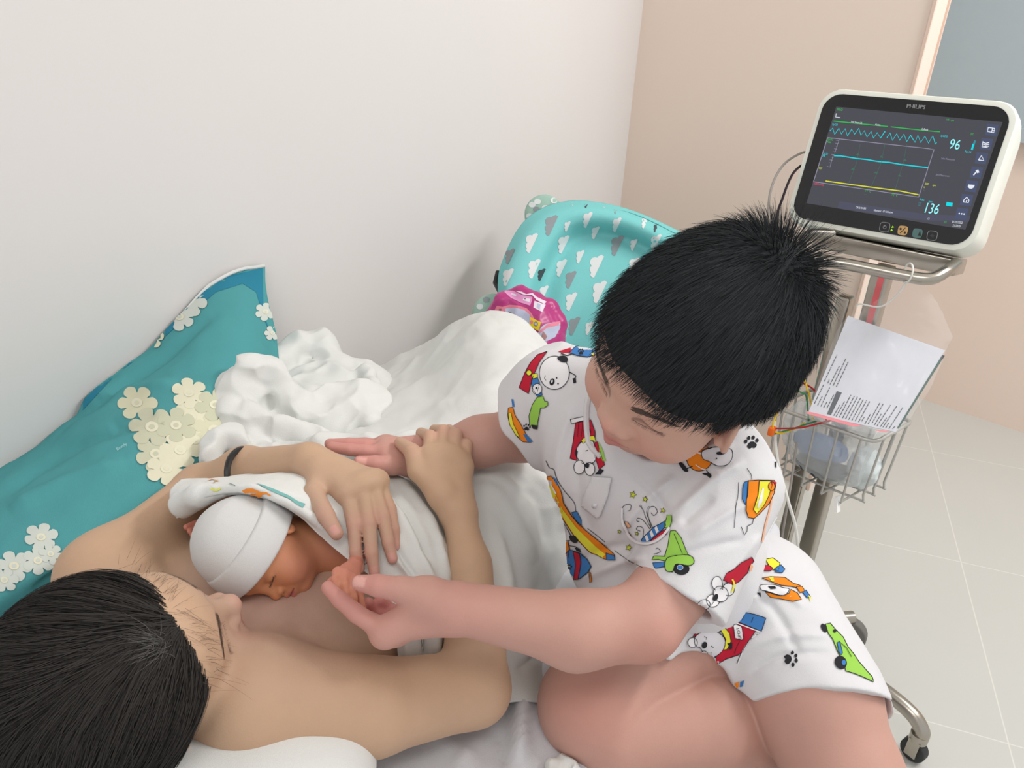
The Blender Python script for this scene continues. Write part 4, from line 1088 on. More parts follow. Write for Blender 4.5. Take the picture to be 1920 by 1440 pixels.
for k in range(9): x, y = 585-9.5*k-(4*k if k > 4 else 0), 670+42*k; P.line([s2(x, y), s2(x-45, y-5)], gP, .7)
P.line([s2(510, 897), s2(620, 900), s2(850, 938), s2(1010, 955), s2(1180, 985), s2(1330, 995), s2(1500, 1025), s2(1700, 1050), s2(1915, 1075)], gC, 2.0); P.line([s2(1890, 1072), s3(215, 718)], gC, 2.0)
P.line([s2(385, 1275), s2(1000, 1360), s2(1500, 1425), s4(1780, 202)], gY, 2.0)
for x0, x1 in ((905, 730), (1275, 1070), (1605, 1425)):
    P.line([s2(x0, 720), s2(x0-55, 1000), s2(x1, 1310+ (x1-730)*.15)], gDG, .7)
for x, y in ((795, 1100), (1140, 1152), (1495, 1198)): P.poly([s2(x-35, y+6), s2(x, y-22), s2(x+35, y+12)], gDG, 1)
for x, y in ((870, 880), (1220, 915), (1575, 965)): P.poly([s2(x-32, y+6), s2(x, y-22), s2(x+32, y+12)], gDG, 1)
def stxt(t, fn, x, y, h, m, dx=(1, .118), up=(.27, -1), layer=3, fw=.82): P.text(t, fn(x, y), (dx[0]*h*fw, dx[1]*h*fw), (up[0]*h, up[1]*h), m, layer)
stxt('BILO', s2, 555, 215, 6, gG); stxt('Port Sensor Lift', s2, 765, 402, 5.2, gW, fw=.62); stxt('Alarms', s2, 1125, 440, 5, gW, fw=.7); stxt('Cuffneck', s2, 1822, 508, 5, gW, fw=.68)
P.line([s2(545, 262), s2(535, 315), s2(605, 325)], gW, 1.3)
stxt('SpO2', s2, 480, 440, 5.5, gC); stxt('SpO2', s2, 412, 662, 5.5, gG); stxt('Pulse', s2, 402, 700, 5.5, gG, fw=.7); stxt('SpO2', s2, 345, 880, 5.5, gC, fw=.7); stxt('PR', s2, 335, 915, 5.5, gC); stxt('RESP', s2, 278, 1095, 5, gY, fw=.6)
stxt('NBP', s2, 200, 1328, 6, gR); stxt('mmHg', s2, 272, 1336, 5, gR, fw=.75)
stxt('T1', s4, 972, 155, 6, gG); stxt('C', s4, 1040, 165, 5, gG); stxt('---', s4, 960, 205, 6, gDG); stxt('T2', s4, 1368, 215, 6, gG); stxt('C', s4, 1438, 225, 5, gG); stxt('---', s4, 1350, 268, 6, gDG)
P.poly([s4(600, 300), s4(1900, 495), s3(640, 1200), s3(620, 1262), s4(1900, 590), s4(560, 400)], gD, 0)
stxt('CM126 2A1000', s4, 832, 405, 5.4, gW, fw=.56); stxt('Neonatal - ID Unknown', s4, 1105, 448, 5.6, gW, fw=.66); stxt('12', s3, 205, 1235, 5, gW)
stxt('HR', s3, 395, 245, 5, gG); stxt('cpm', s3, 440, 252, 5, gG, fw=.7); stxt('--', s3, 385, 275, 6, gDG); stxt('QRC', s3, 636, 388, 4.8, gG, fw=.6); stxt('SpO2 %', s3, 340, 408, 5.4, gC, fw=.72)
stxt('96', s3, 415, 525, 26, gN, (1, .115), (.30, -1), 4, .80); stxt('136', s3, 158, 1165, 27, gN, (1, .12), (.32, -1), 4, .72)
P.line([s3(685, 445), s3(655, 540)], gTC, 3.4, 2); P.line([s3(668, 480), s3(652, 540)], gC, 3.2, 3); stxt('Perf 1.4', s3, 580, 565, 5.4, gC, fw=.7)
stxt('Select Measurement', s3, 345, 632, 5, gP, fw=.62); stxt('Select Measurement', s3, 290, 795, 5, gP, fw=.62)
stxt('RESP', s3, 180, 888, 5.6, gY, fw=.64); stxt('rpm', s3, 258, 900, 5, gY); stxt('30', s3, 166, 920, 4, gY); stxt('--', s3, 165, 945, 4, gP)
stxt('Pulse', s3, 128, 1045, 5.6, gC, fw=.78); stxt('bpm', s3, 218, 1062, 5, gC); stxt('160', s3, 115, 1075, 4.5, gTC); stxt('100', s3, 108, 1100, 4.5, gTC)
P.poly([s3(400, 1060), s3(462, 1070), s3(455, 1106), s3(393, 1096)], gC, 1)
stxt('2/2', s3, 370, 1270, 5, gG); stxt('01/25/2022', s3, 452, 1268, 6, gW, fw=.72); stxt('21:28:05', s3, 458, 1305, 6, gW, fw=.72)
bt = [(855, 340), (800, 482), (752, 623), (702, 765), (652, 903), (603, 1040), (555, 1178)]
for i, (x, y) in enumerate(bt):
    P.poly([s3(x-50, y-62), s3(x+65, y-50), s3(x+38, y+62), s3(x-72, y+50)], gB, 1)
X = lambda i, l: [s3(bt[i][0]+a-8, bt[i][1]+b) for a, b in l]
P.line(X(0, [(-30, -25), (35, -15), (25, 28), (-38, 15), (-30, -25)]), gW, 1.6, 3); P.line(X(0, [(12, -18), (4, 22)]), gW, 1.4, 3); P.line(X(0, [(10, 2), (30, 5)]), gW, 1.2, 3)
for k in range(3): P.line(X(1, [(-30, -18+18*k), (0, -8+16*k), (35, -16+18*k)]), gW, 1.6, 3)
P.line(X(1, [(-28, -28), (-38, 28), (20, 36)]), gW, 1.4, 3)
P.line(X(2, [(-25, 18), (5, -28), (28, 22), (-25, 18)]), gW, 1.9, 3); P.line(X(3, [(-25, 28), (18, -22)]), gW, 2.2, 3); P.poly(X(3, [(-5, -18), (22, -30), (34, 0), (12, 8)]), gW, 3)
P.poly(X(4, [(-28, -18), (38, -12), (30, 10), (10, 24), (-14, 24), (-32, 8)]), gW, 3); P.line(X(5, [(-26, 20), (-20, -4), (8, -28), (30, 2), (24, 26), (-26, 20)]), gW, 1.7, 3); P.line(X(5, [(0, 24), (4, 2), (16, 6)]), gW, 1.4, 3)
for k in (-22, 2, 26): P.ell(s3(bt[6][0]+k-6, bt[6][1]+k*.12), 1.5, gW, 3, n=8)
P.commit(scr)
# keys, maker's name and type on the black front
kb_ = Print(plane_bvh(mc_+mn_*.0008, mx_*.5, my_*.5), .0003, .0002, 30, 1); fo = bpy.data.objects['bezel']
mg1 = flat('front_print_grey', (150, 150, 154)); mg2 = flat('front_print_dim', (78, 80, 86)); mo = flat('amber_key', (196, 160, 108)); mt_ = flat('teal_key', (90, 120, 118))
kb_.text('PHILIPS', (1699, 202.5), (11.2, .75), (1.6, -10.5), mg1, 2)
kb_.text('PHILIPS', (1699.5, 202.5), (11.2, .75), (1.6, -10.5), mg1, 3)
kb_.text('Efficia', s4(92, 585), (5.4, .75), (1, -6), mg1, 2); kb_.text('CM120', s4(255, 600), (4.8, .65), (1, -6), mg2, 2)
def key(c, m, fillm=None, r=9.2):
    pts = []
    for k in range(24):
        a = 2*math.pi*k/24; x = math.copysign(abs(math.cos(a))**.55, math.cos(a)); y = math.copysign(abs(math.sin(a))**.55, math.sin(a)); pts.append((c[0]+r*x-.22*r*y*1.0*.9, c[1]+r*y*.95+.14*r*x))
    if fillm: kb_.poly(pts, fillm, 1)
    else: kb_.line(pts+[pts[0]], m, .9, 1)
k1, k2, k3, k4 = s4(1272, 688), s4(1543, 738), s4(1762, 780), (1748, 442)
key(k1, mg1); key(k2, None, mo); key(k3, None, mt_); key(k4, mg1)
kb_.ell(k1, 3, None, 1, outline=mg1, ow=.8, n=12); kb_.line([(k1[0], k1[1]-4), (k1[0], k1[1])], mg1, .9, 3)
mk = flat('key_symbol', (60, 58, 54)); kb_.line([(k2[0]-5, k2[1]+5), (k2[0]+5, k2[1]-5)], mk, 1.3, 3); kb_.ell((k2[0]-4, k2[1]-3), 2.2, mk, 3, n=8); kb_.ell((k2[0]+4, k2[1]+4), 2.2, mk, 3, n=8); kb_.poly([(k3[0]+1, k3[1]+4), (k3[0]+5, k3[1]-5), (k3[0]+7, k3[1]+5)], mk, 3)
for a in range(4): kb_.line([(k4[0]-4*math.cos(a*.785), k4[1]-4*math.sin(a*.785)), (k4[0]+4*math.cos(a*.785), k4[1]+4*math.sin(a*.785))], mg2, .9, 2)
gl = glow('led_green', (170, 235, 40), 1.2); kb_.poly([s4(1370, 700), s4(1392, 665), s4(1412, 690)], gl, 2); kb_.poly([s4(1355, 745), s4(1375, 712), s4(1395, 742)], gl, 2)
kb_.commit(fo)

cart = empty('monitor_cart', (1.45, .415, 0), 'stainless steel monitor cart on castors beside the bed', 'cart')
pxy = Z(1648, 540, .86)[:2]; px_, py_ = pxy
# tray under the monitor with a bent tube handle
tz = .945
hd = spline([W(1560, 440, 1.40), W(1520, 440, 1.385), W(1500, 458, 1.36), W(1518, 482, 1.335), W(1600, 498, 1.31), W(1690, 516, 1.28), W(1742, 523, 1.265), W(1772, 510, 1.27), W(1792, 494, 1.30)], 8)
MB().tube(hd, .0098, 14).build('handle', M['steel'], cart)
tp = [W(1528, 434, 1.40), W(1798, 488, 1.30), W(1815, 486, 1.42), W(1560, 438, 1.52)]
b_ = MB(); V8 = tp+[p-np.array([0, 0, .028]) for p in tp]; b_.add(V8, [(0, 1, 2, 3), (7, 6, 5, 4), (0, 4, 5, 1), (1, 5, 6, 2), (2, 6, 7, 3), (3, 7, 4, 0)]); b_.build('tray', M['steel'], cart, bevel=.003)
b_ = MB(); b_.box((px_, py_, .49), (.034, .030, .82)); b_.box((px_+.005, py_+.052, .46), (.028, .024, .74)); b_.build('pole', M['steel'], cart, bevel=.004)
MB().box((px_-.0176, py_-.004, .80), (.001, .010, .20)).build('pink_tape', flat('pink_tape', (226, 112, 116)), cart, smooth=False)
MB().cyl((px_, py_, .075), (px_, py_, .115), .05, 28).build('hub', M['steel'], cart, bevel=.004)
c1 = Z(1722, 1385, .055); c2 = Z(1572, 1185, .055)
angs = [math.atan2(c1[1]-py_, c1[0]-px_)]; a0 = angs[0]
def castor(end, parent):
    f = MB(); dirv = (end-np.array([px_, py_, end[2]])); dirv /= np.linalg.norm(dirv)
    sd = np.array([-dirv[1], dirv[0], 0]); w_ = end+dirv*.0+np.array([0, 0, -.032])
    wheel = MB(); wheel.cyl(w_-sd*.010+np.array([0, 0, .001]), w_+sd*.010+np.array([0, 0, .001]), .024, 22)
    ow = wheel.build('wheel', M['darkrub'], parent, bevel=.003)
    f.cyl(end+np.array([0, 0, .012]), end+np.array([0, 0, -.006]), .017, 18); f.box(w_+sd*.014+np.array([0, 0, .012]), (.022, .003, .040), np.array([dirv, sd, [0, 0, 1]]).T); f.box(w_-sd*.014+np.array([0, 0, .012]), (.022, .003, .040), np.array([dirv, sd, [0, 0, 1]]).T)
    return f
a2 = math.atan2(c2[1]-py_, c2[0]-px_)
for i, (a, R_) in enumerate(((a0, np.linalg.norm(c1[:2]-pxy)), (a0+math.radians(150), .30), (a0+math.radians(215), .30), (a0+math.radians(285), .30))):
    d2 = np.array([math.cos(a), math.sin(a), 0]); e = np.array([px_, py_, .058])+d2*R_
    pts = spline([np.array([px_, py_, .098])+d2*.03, np.array([px_, py_, .105])+d2*R_*.55, np.array([px_, py_, .100])+d2*R_*.88, e+np.array([0, 0, .020]), e+np.array([0, 0, -.004])], 6)
    lg = MB().tube(pts, .0145, 14).build('leg', M['steel'], cart)
    castor(e, lg).build('castor_fork', M['steel'], lg)
    w_o = [o for o in COL.objects if o.name.startswith('wheel') and o.parent == lg]
d2 = np.array([math.cos(a2), math.sin(a2), 0]); e = np.array([px_, py_, .05])+d2*.155
lg = MB().tube([np.array([px_, py_, .095])+d2*.03, np.array([px_, py_, .095])+d2*.155], .0145, 14).build('leg', M['steel'], cart)
vn = (CAM-e); vn[2] = 0; vn /= np.linalg.norm(vn); w_ = MB(); w_.cyl(e-vn*.012, e+vn*.012, .040, 30); w_.build('wheel', M['rubber'], lg, bevel=.004)
MB().cyl(e+vn*.012, e+vn*.016, .012, 16).build('castor_fork', M['steel'], lg)
# wire basket hung on the pole
B0 = Z(1640, 830, .64); B1 = Z(1712, 790, .64); B3 = Z(1450, 762, .64); B2 = B3+(B1-B0); BX = B1-B0; BY = B3-B0
def bp3(u, v, z): return np.array([*(B0+BX*u+BY*v)[:2], z])
wb = MB()
rim = []
for (u, v), (du, dv) in (((0, 0), (0, 0)), ((1, 0), (0, 0)), ((1, 1), (0, 0)), ((0, 1), (0, 0))): rim.append(bp3(u, v, .64))
rr_ = []
for i in range(4):
    a, b, c = rim[i-1], rim[i], rim[(i+1) % 4]; rr_ += [b+(a-b)/np.linalg.norm(a-b)*.016, b+((a-b)/np.linalg.norm(a-b)+(c-b)/np.linalg.norm(c-b))*.004, b+(c-b)/np.linalg.norm(c-b)*.016]
wb.tube(rr_, .0036, 10, closed=True)
zb = .505
ins = .04
def bpi(u, v, z): return bp3(u*(1-2*ins)+ins, v*(1-2*ins)+ins, z)
for v in (.12, .34, .56, .78, .96): wb.tube(spline([bp3(0, v, .64), bpi(0, v, zb+.012), bpi(.06, v, zb), bpi(.94, v, zb), bpi(1, v, zb+.012), bp3(1, v, .64)], 3), .0022, 8)
for u in (.25, .55, .85): wb.tube(spline([bp3(u, 0, .64), bpi(u, 0, zb+.012), bpi(u, .04, zb), bpi(u, .96, zb), bpi(u, 1, zb+.012), bp3(u, 1, .64)], 3), .0022, 8)
wb.build('wire_basket', M['wire'], cart)
MB().box(bp3(1, .5, .62)+np.array([.02, 0, 0]), (.06, .05, .02)).build('basket_bracket', M['steel'], cart)
sc_ = min((bpi(u, v, .497) for u in (.0, .3, .6) for v in np.linspace(0, 1, 21)), key=lambda p: math.hypot(XP(p)[0]-1563, XP(p)[1]-967)); MB().box(sc_, (.004, .028, .022), np.array([mx_, my_, mn_]).T@rotz(.3)).build('paper_tag', flat('paper_tag', (236, 236, 234)), cart, smooth=False)

# things in the basket
clear = mat('clear_polythene', (235, 240, 240), rough=.22, alpha=.45, spec=.8, noise=.1, nscale=30)
clear2 = mat('bag_film', (240, 242, 242), rough=.2, alpha=.06, spec=.4)
bc_ = (bp3(.5, .5, .56))
def film(P, v): return -.006*np.clip(ridge(P@np.diag([1, 1, .7]), 34, 3), -.4, 1)-.003*ridge(P, 80, 9)
V, Q = sdf_mesh([Ell(bc_+c_((0, .0, .0)), (.052, .080, .050), k=.03), Ell(bp3(.5, .75, .60), (.05, .05, .04), k=.03), Ell(bp3(.5, .22, .585), (.045, .04, .045), k=.03)], .003, disp=film)
V = np.stack([np.clip(V[:, 0], B0[0]+.012, B1[0]-.010), np.clip(V[:, 1], B0[1]+.012, B3[1]-.012), np.maximum(V[:, 2], zb+.004)], 1)
o = mesh_np('polythene_bag', V, Q, None, [clear]); tag(o, 'crumpled see-through plastic bag filling the wire basket', 'plastic bag')
V, Q = sdf_mesh([Ell(bp3(.45, .62, .572), (.032, .050, .010), k=.01), Ell(bp3(.45, .60, .560), (.034, .048, .008), k=.01)], .0025, disp=lambda P, v: -.0015*ridge(P@np.diag([1, 1, 4]), 60, 3))
o = mesh_np('folded_cloth', V, Q, None, [flat('blue_cloth', (92, 122, 172))]); tag(o, 'folded blue cloth inside the bag in the wire basket', 'cloth')
V, Q = sdf_mesh([Ell(bp3(.45, .55, .530), (.032, .046, .018), k=.01)], .0025, disp=lambda P, v: -.004*ridge(P, 50, 3))
o = mesh_np('cable_pouch', V, Q, None, [flat('dark_grey', (70, 78, 84))]); tag(o, 'dark grey pouch under the blue cloth in the basket', 'pouch')
V, Q = sdf_mesh([Ell(bp3(.5, .17, .552), (.026, .026, .040), k=.01)], .0025, disp=lambda P, v: -.003*ridge(P, 60, 3))
o = mesh_np('tissue_pack', V, Q, None, [flat('pale_pack', (208, 216, 216), .5)]); tag(o, 'pale wrapped pack at the near end of the wire basket', 'pack')
def cable(name, pts, r, m, label, cat='cable', group=None):
    o = MB().tube(spline(pts, 8), r, 8).build(name, m); tag(o, label, cat, group); return o
mred, myel, mgrn, morg, mgry, mwht = (flat('wire_'+n, c, .5) for n, c in (('red', (170, 40, 44)), ('yellow', (226, 190, 40)), ('green', (60, 130, 84)), ('orange', (232, 110, 40)), ('grey', (150, 144, 138)), ('white', (220, 220, 214))))
cable('lead_wire', [W(1440, 690, 1.425), W(1490, 712, 1.425), W(1530, 735, 1.400), W(1550, 790, 1.380)], .0016, mred, 'red monitoring lead running under the booklet')
cable('lead_wire', [W(1442, 803, 1.415), W(1500, 802, 1.380), W(1560, 788, 1.360), W(1610, 780, 1.370)], .0016, mred, 'red monitoring lead lying across the top of the basket')
cable('lead_wire', [W(1455, 722, 1.425), W(1500, 735, 1.390), W(1512, 745, 1.395), W(1516, 790, 1.400)], .0015, mgrn, 'green monitoring lead beside the yellow one near the boy\'s hair')
cable('lead_wire', [W(1445, 815, 1.415), W(1480, 806, 1.415), W(1510, 796, 1.385), W(1530, 790, 1.395)], .0015, mgrn, 'green monitoring lead curling over the basket rim')
cable('lead_wire', [W(1505, 700, 1.390), W(1514, 730, 1.390), W(1518, 742, 1.395), W(1524, 790, 1.400)], .0015, myel, 'yellow monitoring lead hanging down behind the boy\'s head')
cable('lead_wire', [W(1459, 770, 1.405), W(1449, 800, 1.405), W(1460, 812, 1.415), W(1490, 804, 1.415), W(1508, 793, 1.390)], .0015, myel, 'yellow monitoring lead looped at the orange clip')
o = MB().box(W(1447, 808, 1.410), (.014, .010, .016)).build('lead_clip', morg, bevel=.002); tag(o, 'small orange clip joining the coloured leads', 'clip')
cable('cable', [W(1452, 790, 1.43), W(1455, 840, 1.41), W(1462, 880, 1.400), W(1478, 940, 1.380), W(1492, 990, 1.390), W(1497, 1050, 1.410), W(1493, 1100, 1.430)], .0028, mwht, 'thin white cable hanging down in front of the cart pole')
cable('cable', [W(1494, 830, 1.41), W(1484, 900, 1.400), W(1474, 960, 1.400), W(1466, 1010, 1.410), W(1461, 1060, 1.420)], .0022, mgry, 'thin grey cable hanging left of the white one')
o = MB().cyl(W(1490, 1085, 1.428), W(1484, 1115, 1.435), .006, 10).build('cable_plug', flat('navy', (50, 60, 96))); tag(o, 'dark blue plug at the end of the white cable', 'plug')
cable('cable', [W(1522, 284, 1.46), W(1500, 288, 1.46), W(1468, 310, 1.46), W(1447, 350, 1.45), W(1440, 400, 1.44), W(1441, 450, 1.43), W(1450, 560, 1.40), W(1460, 700, 1.36)], .0022, mgry, 'grey cable arching out of the monitor\'s left side')
cable('cable', [W(1512, 308, 1.44), W(1500, 312, 1.44), W(1484, 330, 1.43), W(1468, 370, 1.42), W(1456, 420, 1.41), W(1460, 560, 1.38), W(1470, 700, 1.35)], .0022, flat('wire_dark', (44, 34, 40), .5), 'dark cable dropping from the monitor\'s left side behind the boy\'s hair')

# booklet in a clear pouch
bq = [W(1590, 592, 1.385), W(1772, 657, 1.335), W(1680, 810, 1.318), W(1515, 775, 1.368)]
bex = (bq[1]-bq[0]+bq[2]-bq[3]); bex /= np.linalg.norm(bex); bey = bq[3]-bq[0]+bq[2]-bq[1]; bey -= bex*(bey@bex); bey /= np.linalg.norm(bey); bnn = np.cross(bex, bey); bcc = sum(bq)/4
if bnn@(CAM-bcc) < 0: bnn = -bnn
def onb(x, y, off=0): r = rays(x, y); return CAM+r*(((bcc+bnn*off-CAM)@bnn)/(r@bnn))
Vb = [onb(x, y) for x, y in ((1590, 592), (1772, 657), (1680, 810), (1515, 775))]; Vb += [p-bnn*.004 for p in Vb]
paper = mat('booklet_paper', (206, 208, 216), rough=.7, noise=.02, nscale=20)
bk = MB().add(Vb, [(0, 1, 2, 3), (7, 6, 5, 4), (0, 4, 5, 1), (1, 5, 6, 2), (2, 6, 7, 3), (3, 7, 4, 0)]).build('booklet', paper, smooth=False)
tag(bk, 'white printed booklet standing in the wire basket', 'booklet')
P = Print(plane_bvh(bcc, bex*.5, bey*.5), .0003, .0002, 30, 1)
ink = flat('booklet_ink', (70, 74, 82)); gr = flat('booklet_green', (62, 92, 84)); pk = flat('booklet_pink', (240, 130, 140))
def s5(x, y): return (1500+x*280/1613, 580+y*250/1440)
P.poly([s5(1535, 495), s5(1563, 500), s5(1065, 1290), s5(1045, 1285)], gr, 0); P.poly([s5(1535, 495), s5(1563, 500), s5(1540, 540), s5(1510, 535)], ink, 1)
P.poly([s5(398, 882), s5(452, 900), s5(335, 1143), s5(290, 1132)], ink, 0)
P.poly([s5(75, 1100), s5(200, 1130), s5(680, 1262), s5(560, 1262), s5(210, 1165), s5(80, 1130)], pk, 0); P.poly([s5(820, 1300), s5(970, 1318), s5(960, 1328), s5(820, 1312)], pk, 0)
rs = np.random.RandomState(8)
def tline(a, b, w=1.6):
    a = np.array(s5(*a)); b = np.array(s5(*b)); L = np.linalg.norm(b-a); t = 0
    while t < L-1.5:
        l = min(rs.uniform(3, 7.5), L-t); p = a+(b-a)*t/L; q = a+(b-a)*(t+l)/L; P.line([tuple(p), tuple(q)], ink, w, 1); t += l+rs.uniform(1, 1.8)
for a, b in (((155, 1020), (255, 815)), ((262, 780), (400, 490)), ((190, 1038), (240, 940)), ((225, 1050), (320, 845)), ((300, 800), (315, 760)), ((255, 1062), (300, 985)), ((290, 1068), (365, 925)),
             ((325, 812), (425, 615)), ((358, 825), (495, 535)), ((392, 838), (525, 560)), ((365, 1150), (430, 1035)), ((390, 1158), (485, 990)), ((425, 1165), (550, 925)), ((460, 1175), (588, 935)), ((492, 1185), (620, 945)),
             ((525, 1192), (655, 958)), ((560, 1200), (688, 968)), ((595, 1208), (722, 980)), ((632, 1218), (757, 988)), ((665, 1210), (695, 1165)), ((700, 1238), (765, 1125)), ((735, 1240), (862, 1012)), ((780, 1228), (900, 1018)),
             ((805, 1250), (880, 1125)), ((832, 1260), (978, 1035)), ((868, 1268), (940, 1165)), ((895, 1275), (1045, 1045)), ((925, 1282), (960, 1225)), ((960, 1290), (1110, 1060)), ((1000, 1290), (1025, 1265))): tline(a, b)
P.commit(bk)
# clear hanging bag tied to the handle
rows = [[(1672, 515, 1.30), (1690, 512, 1.285), (1705, 512, 1.28), (1718, 514, 1.285)],
        [(1650, 560, 1.36), (1690, 545, 1.31), (1720, 545, 1.30), (1752, 565, 1.33)],
        [(1600, 590, 1.40), (1680, 600, 1.34), (1735, 610, 1.325), (1775, 610, 1.34)],
        [(1570, 620, 1.38), (1660, 640, 1.345), (1740, 660, 1.325), (1780, 640, 1.34)],
        [(1540, 700, 1.36), (1620, 720, 1.335), (1700, 740, 1.31), (1745, 720, 1.32)],
        [(1510, 785, 1.345), (1570, 800, 1.325), (1640, 815, 1.30), (1690, 812, 1.305)]]
G = bezier_patch(rows, 70, 60); n = grid_normals(G); G = G+n*(.004*ridge(G.reshape(-1, 3), 26, 2)+.002*ridge(G.reshape(-1, 3), 70, 5)).reshape(70, 60)[..., None]
o = sheet_mesh('hanging_bag', G, [clear2], None, .0004); tag(o, 'thin see-through bag hanging from the tray handle over the booklet', 'plastic bag')
zt = W(1702, 512, 1.268); o = MB().tube([zt+.0155*(cU*math.cos(t)+cF*math.sin(t)*1.0+cR*.15*math.cos(t)) for t in np.linspace(0, 2*math.pi, 24)[:-1]], .0014, 6, closed=True).build('cable_tie', mwht); tag(o, 'white cable tie looped round the tray handle', 'cable tie')
cable('string', [W(1700, 528, 1.27), W(1680, 555, 1.29), W(1650, 575, 1.31), W(1612, 570, 1.33), W(1605, 578, 1.34)], .0014, mwht, 'white string trailing from the cable tie to the bag', 'string')

# ================================================================== BABY SEAT (cloud fabric)
M['seatc'] = mat('turquoise_seat_fabric', (128, 202, 202), rough=.95, bump=.2, bscale=500, spec=.1)
seat = empty('baby_bouncer', (1.55, 1.0, .0), 'turquoise cloud-patterned padded baby seat with bear ears beyond the bed foot', 'baby seat')
srow = [[(925, 640, 1.80), (933, 575, 1.86), (938, 500, 1.90), (985, 412, 1.93), (1062, 377, 1.94), (1165, 388, 1.93), (1275, 434, 1.90), (1390, 500, 1.86)],
        [(945, 650, 1.76), (950, 575, 1.81), (960, 505, 1.85), (1005, 425, 1.88), (1072, 393, 1.89), (1168, 403, 1.88), (1270, 450, 1.85), (1380, 515, 1.81)],
        [(975, 660, 1.78), (985, 580, 1.82), (1000, 510, 1.85), (1040, 440, 1.88), (1088, 415, 1.89), (1168, 424, 1.88), (1262, 468, 1.85), (1370, 532, 1.81)],
        [(1005, 670, 1.86), (1010, 590, 1.89), (1028, 520, 1.91), (1058, 465, 1.93), (1100, 442, 1.94), (1168, 446, 1.93), (1255, 488, 1.90), (1360, 550, 1.86)],
        [(1035, 670, 1.84), (1045, 600, 1.87), (1060, 540, 1.89), (1085, 490, 1.91), (1120, 470, 1.92), (1175, 475, 1.91), (1250, 515, 1.88), (1345, 570, 1.84)],
        [(1070, 680, 1.82), (1085, 610, 1.85), (1105, 560, 1.87), (1130, 530, 1.88), (1160, 520, 1.88), (1195, 530, 1.87), (1250, 560, 1.85), (1335, 610, 1.82)],
        [(1100, 700, 1.78), (1120, 650, 1.80), (1140, 615, 1.81), (1160, 600, 1.82), (1185, 595, 1.82), (1215, 605, 1.81), (1255, 625, 1.80), (1325, 660, 1.78)],
        [(1110, 760, 1.70), (1130, 720, 1.71), (1150, 700, 1.72), (1170, 690, 1.72), (1195, 690, 1.72), (1220, 695, 1.72), (1255, 705, 1.71), (1315, 730, 1.70)]]
def sback(G): n = grid_normals(G); return G-n*.045
os_, GS, SEAT = cushion('padded_back', srow, 110, 130, sback, [M['seatc']], seat)
def disc(cx, cy, r, d, name, m, sq=.3):
    nn = (CAM-W(cx, cy, d)); nn /= np.linalg.norm(nn); R3 = np.stack([cR, np.cross(nn, cR), nn], 1)
    V, Q = sdf_mesh([Ell(W(cx, cy, d), (r, r, r*sq), R3)], .003); o = mesh_np(name, V, Q, None, [m]); adopt(seat, o); return V, Q, o
pan = [[(930, 640, 1.84), (1030, 650, 1.86), (1130, 660, 1.84), (1310, 690, 1.80)], [(930, 690, 1.74), (1030, 705, 1.74), (1130, 720, 1.72), (1310, 745, 1.70)], [(930, 735, 1.64), (1030, 755, 1.63), (1130, 775, 1.62), (1310, 800, 1.60)]]
cushion('seat_pad', pan, 40, 50, lambda G: G-np.array([0, 0, .03]), [M['seatc']], seat)
M['ear'] = mat('grey_green_fabric', (158, 190, 176), rough=.95, bump=.2, bscale=500)
E1 = disc(1020, 402, .048, 1.96, 'ear', M['ear']); E2 = disc(925, 590, .050, 1.90, 'ear', M['ear'])
MB().tube([W(935, 510, 1.93), W(930, 530, 1.92), W(938, 545, 1.91)], .008, 8).build('buckle', M['black'], seat)
fr = MB(); a, b2 = W(1000, 560, 1.98), W(1330, 600, 1.92)
for p in (a, b2): fr.tube([p+c_((0, 0, .15)), p, np.array([p[0]+.1, p[1], .02]), np.array([p[0]-.25, p[1], .012])], .012, 10)
fr.tube([np.array([a[0]+.1, a[1], .02]), np.array([b2[0]+.1, b2[1], .02])], .012, 10); fr.build('seat_frame', M['black'], seat)
P = Print(bvh_of(*SEAT), .0008, .0004, 7, .003)
cw, cg, cd = flat('cloud_white', (220, 222, 222)), flat('cloud_grey', (146, 152, 156)), flat('cloud_dark', (74, 82, 88))
def cloud(prt, x, y, s, m, rot=-1.13):
    pts = [(-1, 0), (1, 0), (1.05, -.22), (.8, -.42), (.66, -.42), (.62, -.62), (.45, -.80), (.15, -.84), (-.08, -.72), (-.18, -.55), (-.35, -.62), (-.58, -.56), (-.70, -.38), (-.92, -.36), (-1.04, -.18)]
    ca, sa = math.cos(rot), math.sin(rot); prt.poly([(x+s*((a)*ca-(b+.3)*1.1*sa), y+s*((a)*sa+(b+.3)*1.1*ca)) for a, b in pts], m, 0)
def s6(x, y): return (860+x*.2292, 340+y*.2292)
for x, y, s in ((1050, 310, 15), (885, 365, 10), (1290, 350, 14), (1115, 415, 13), (590, 500, 19), (850, 510, 18), (1430, 515, 12), (990, 615, 13), (835, 705, 17), (1120, 690, 22), (610, 710, 19), (400, 780, 17), (1145, 900, 22), (915, 980, 18), (1065, 1200, 13), (690, 910, 15), (1520, 335, 11), (1610, 500, 17), (1430, 690, 17), (840, 1310, 14), (1200, 185, 8), (940, 172, 7), (1500, 900, 16), (1350, 1150, 16)): cloud(P, *s6(x, y), s, cw)
for x, y, s in ((750, 355, 20), (1290, 520, 20), (912, 800, 17), (940, 1180, 18), (1290, 225, 9), (415, 610, 15), (1560, 780, 18)): cloud(P, *s6(x, y), s, cg)
for x, y, s in ((672, 760, 12), (1047, 183, 8), (1612, 380, 8), (1240, 965, 13)): cloud(P, *s6(x, y), s, cd)
P.commit(os_)
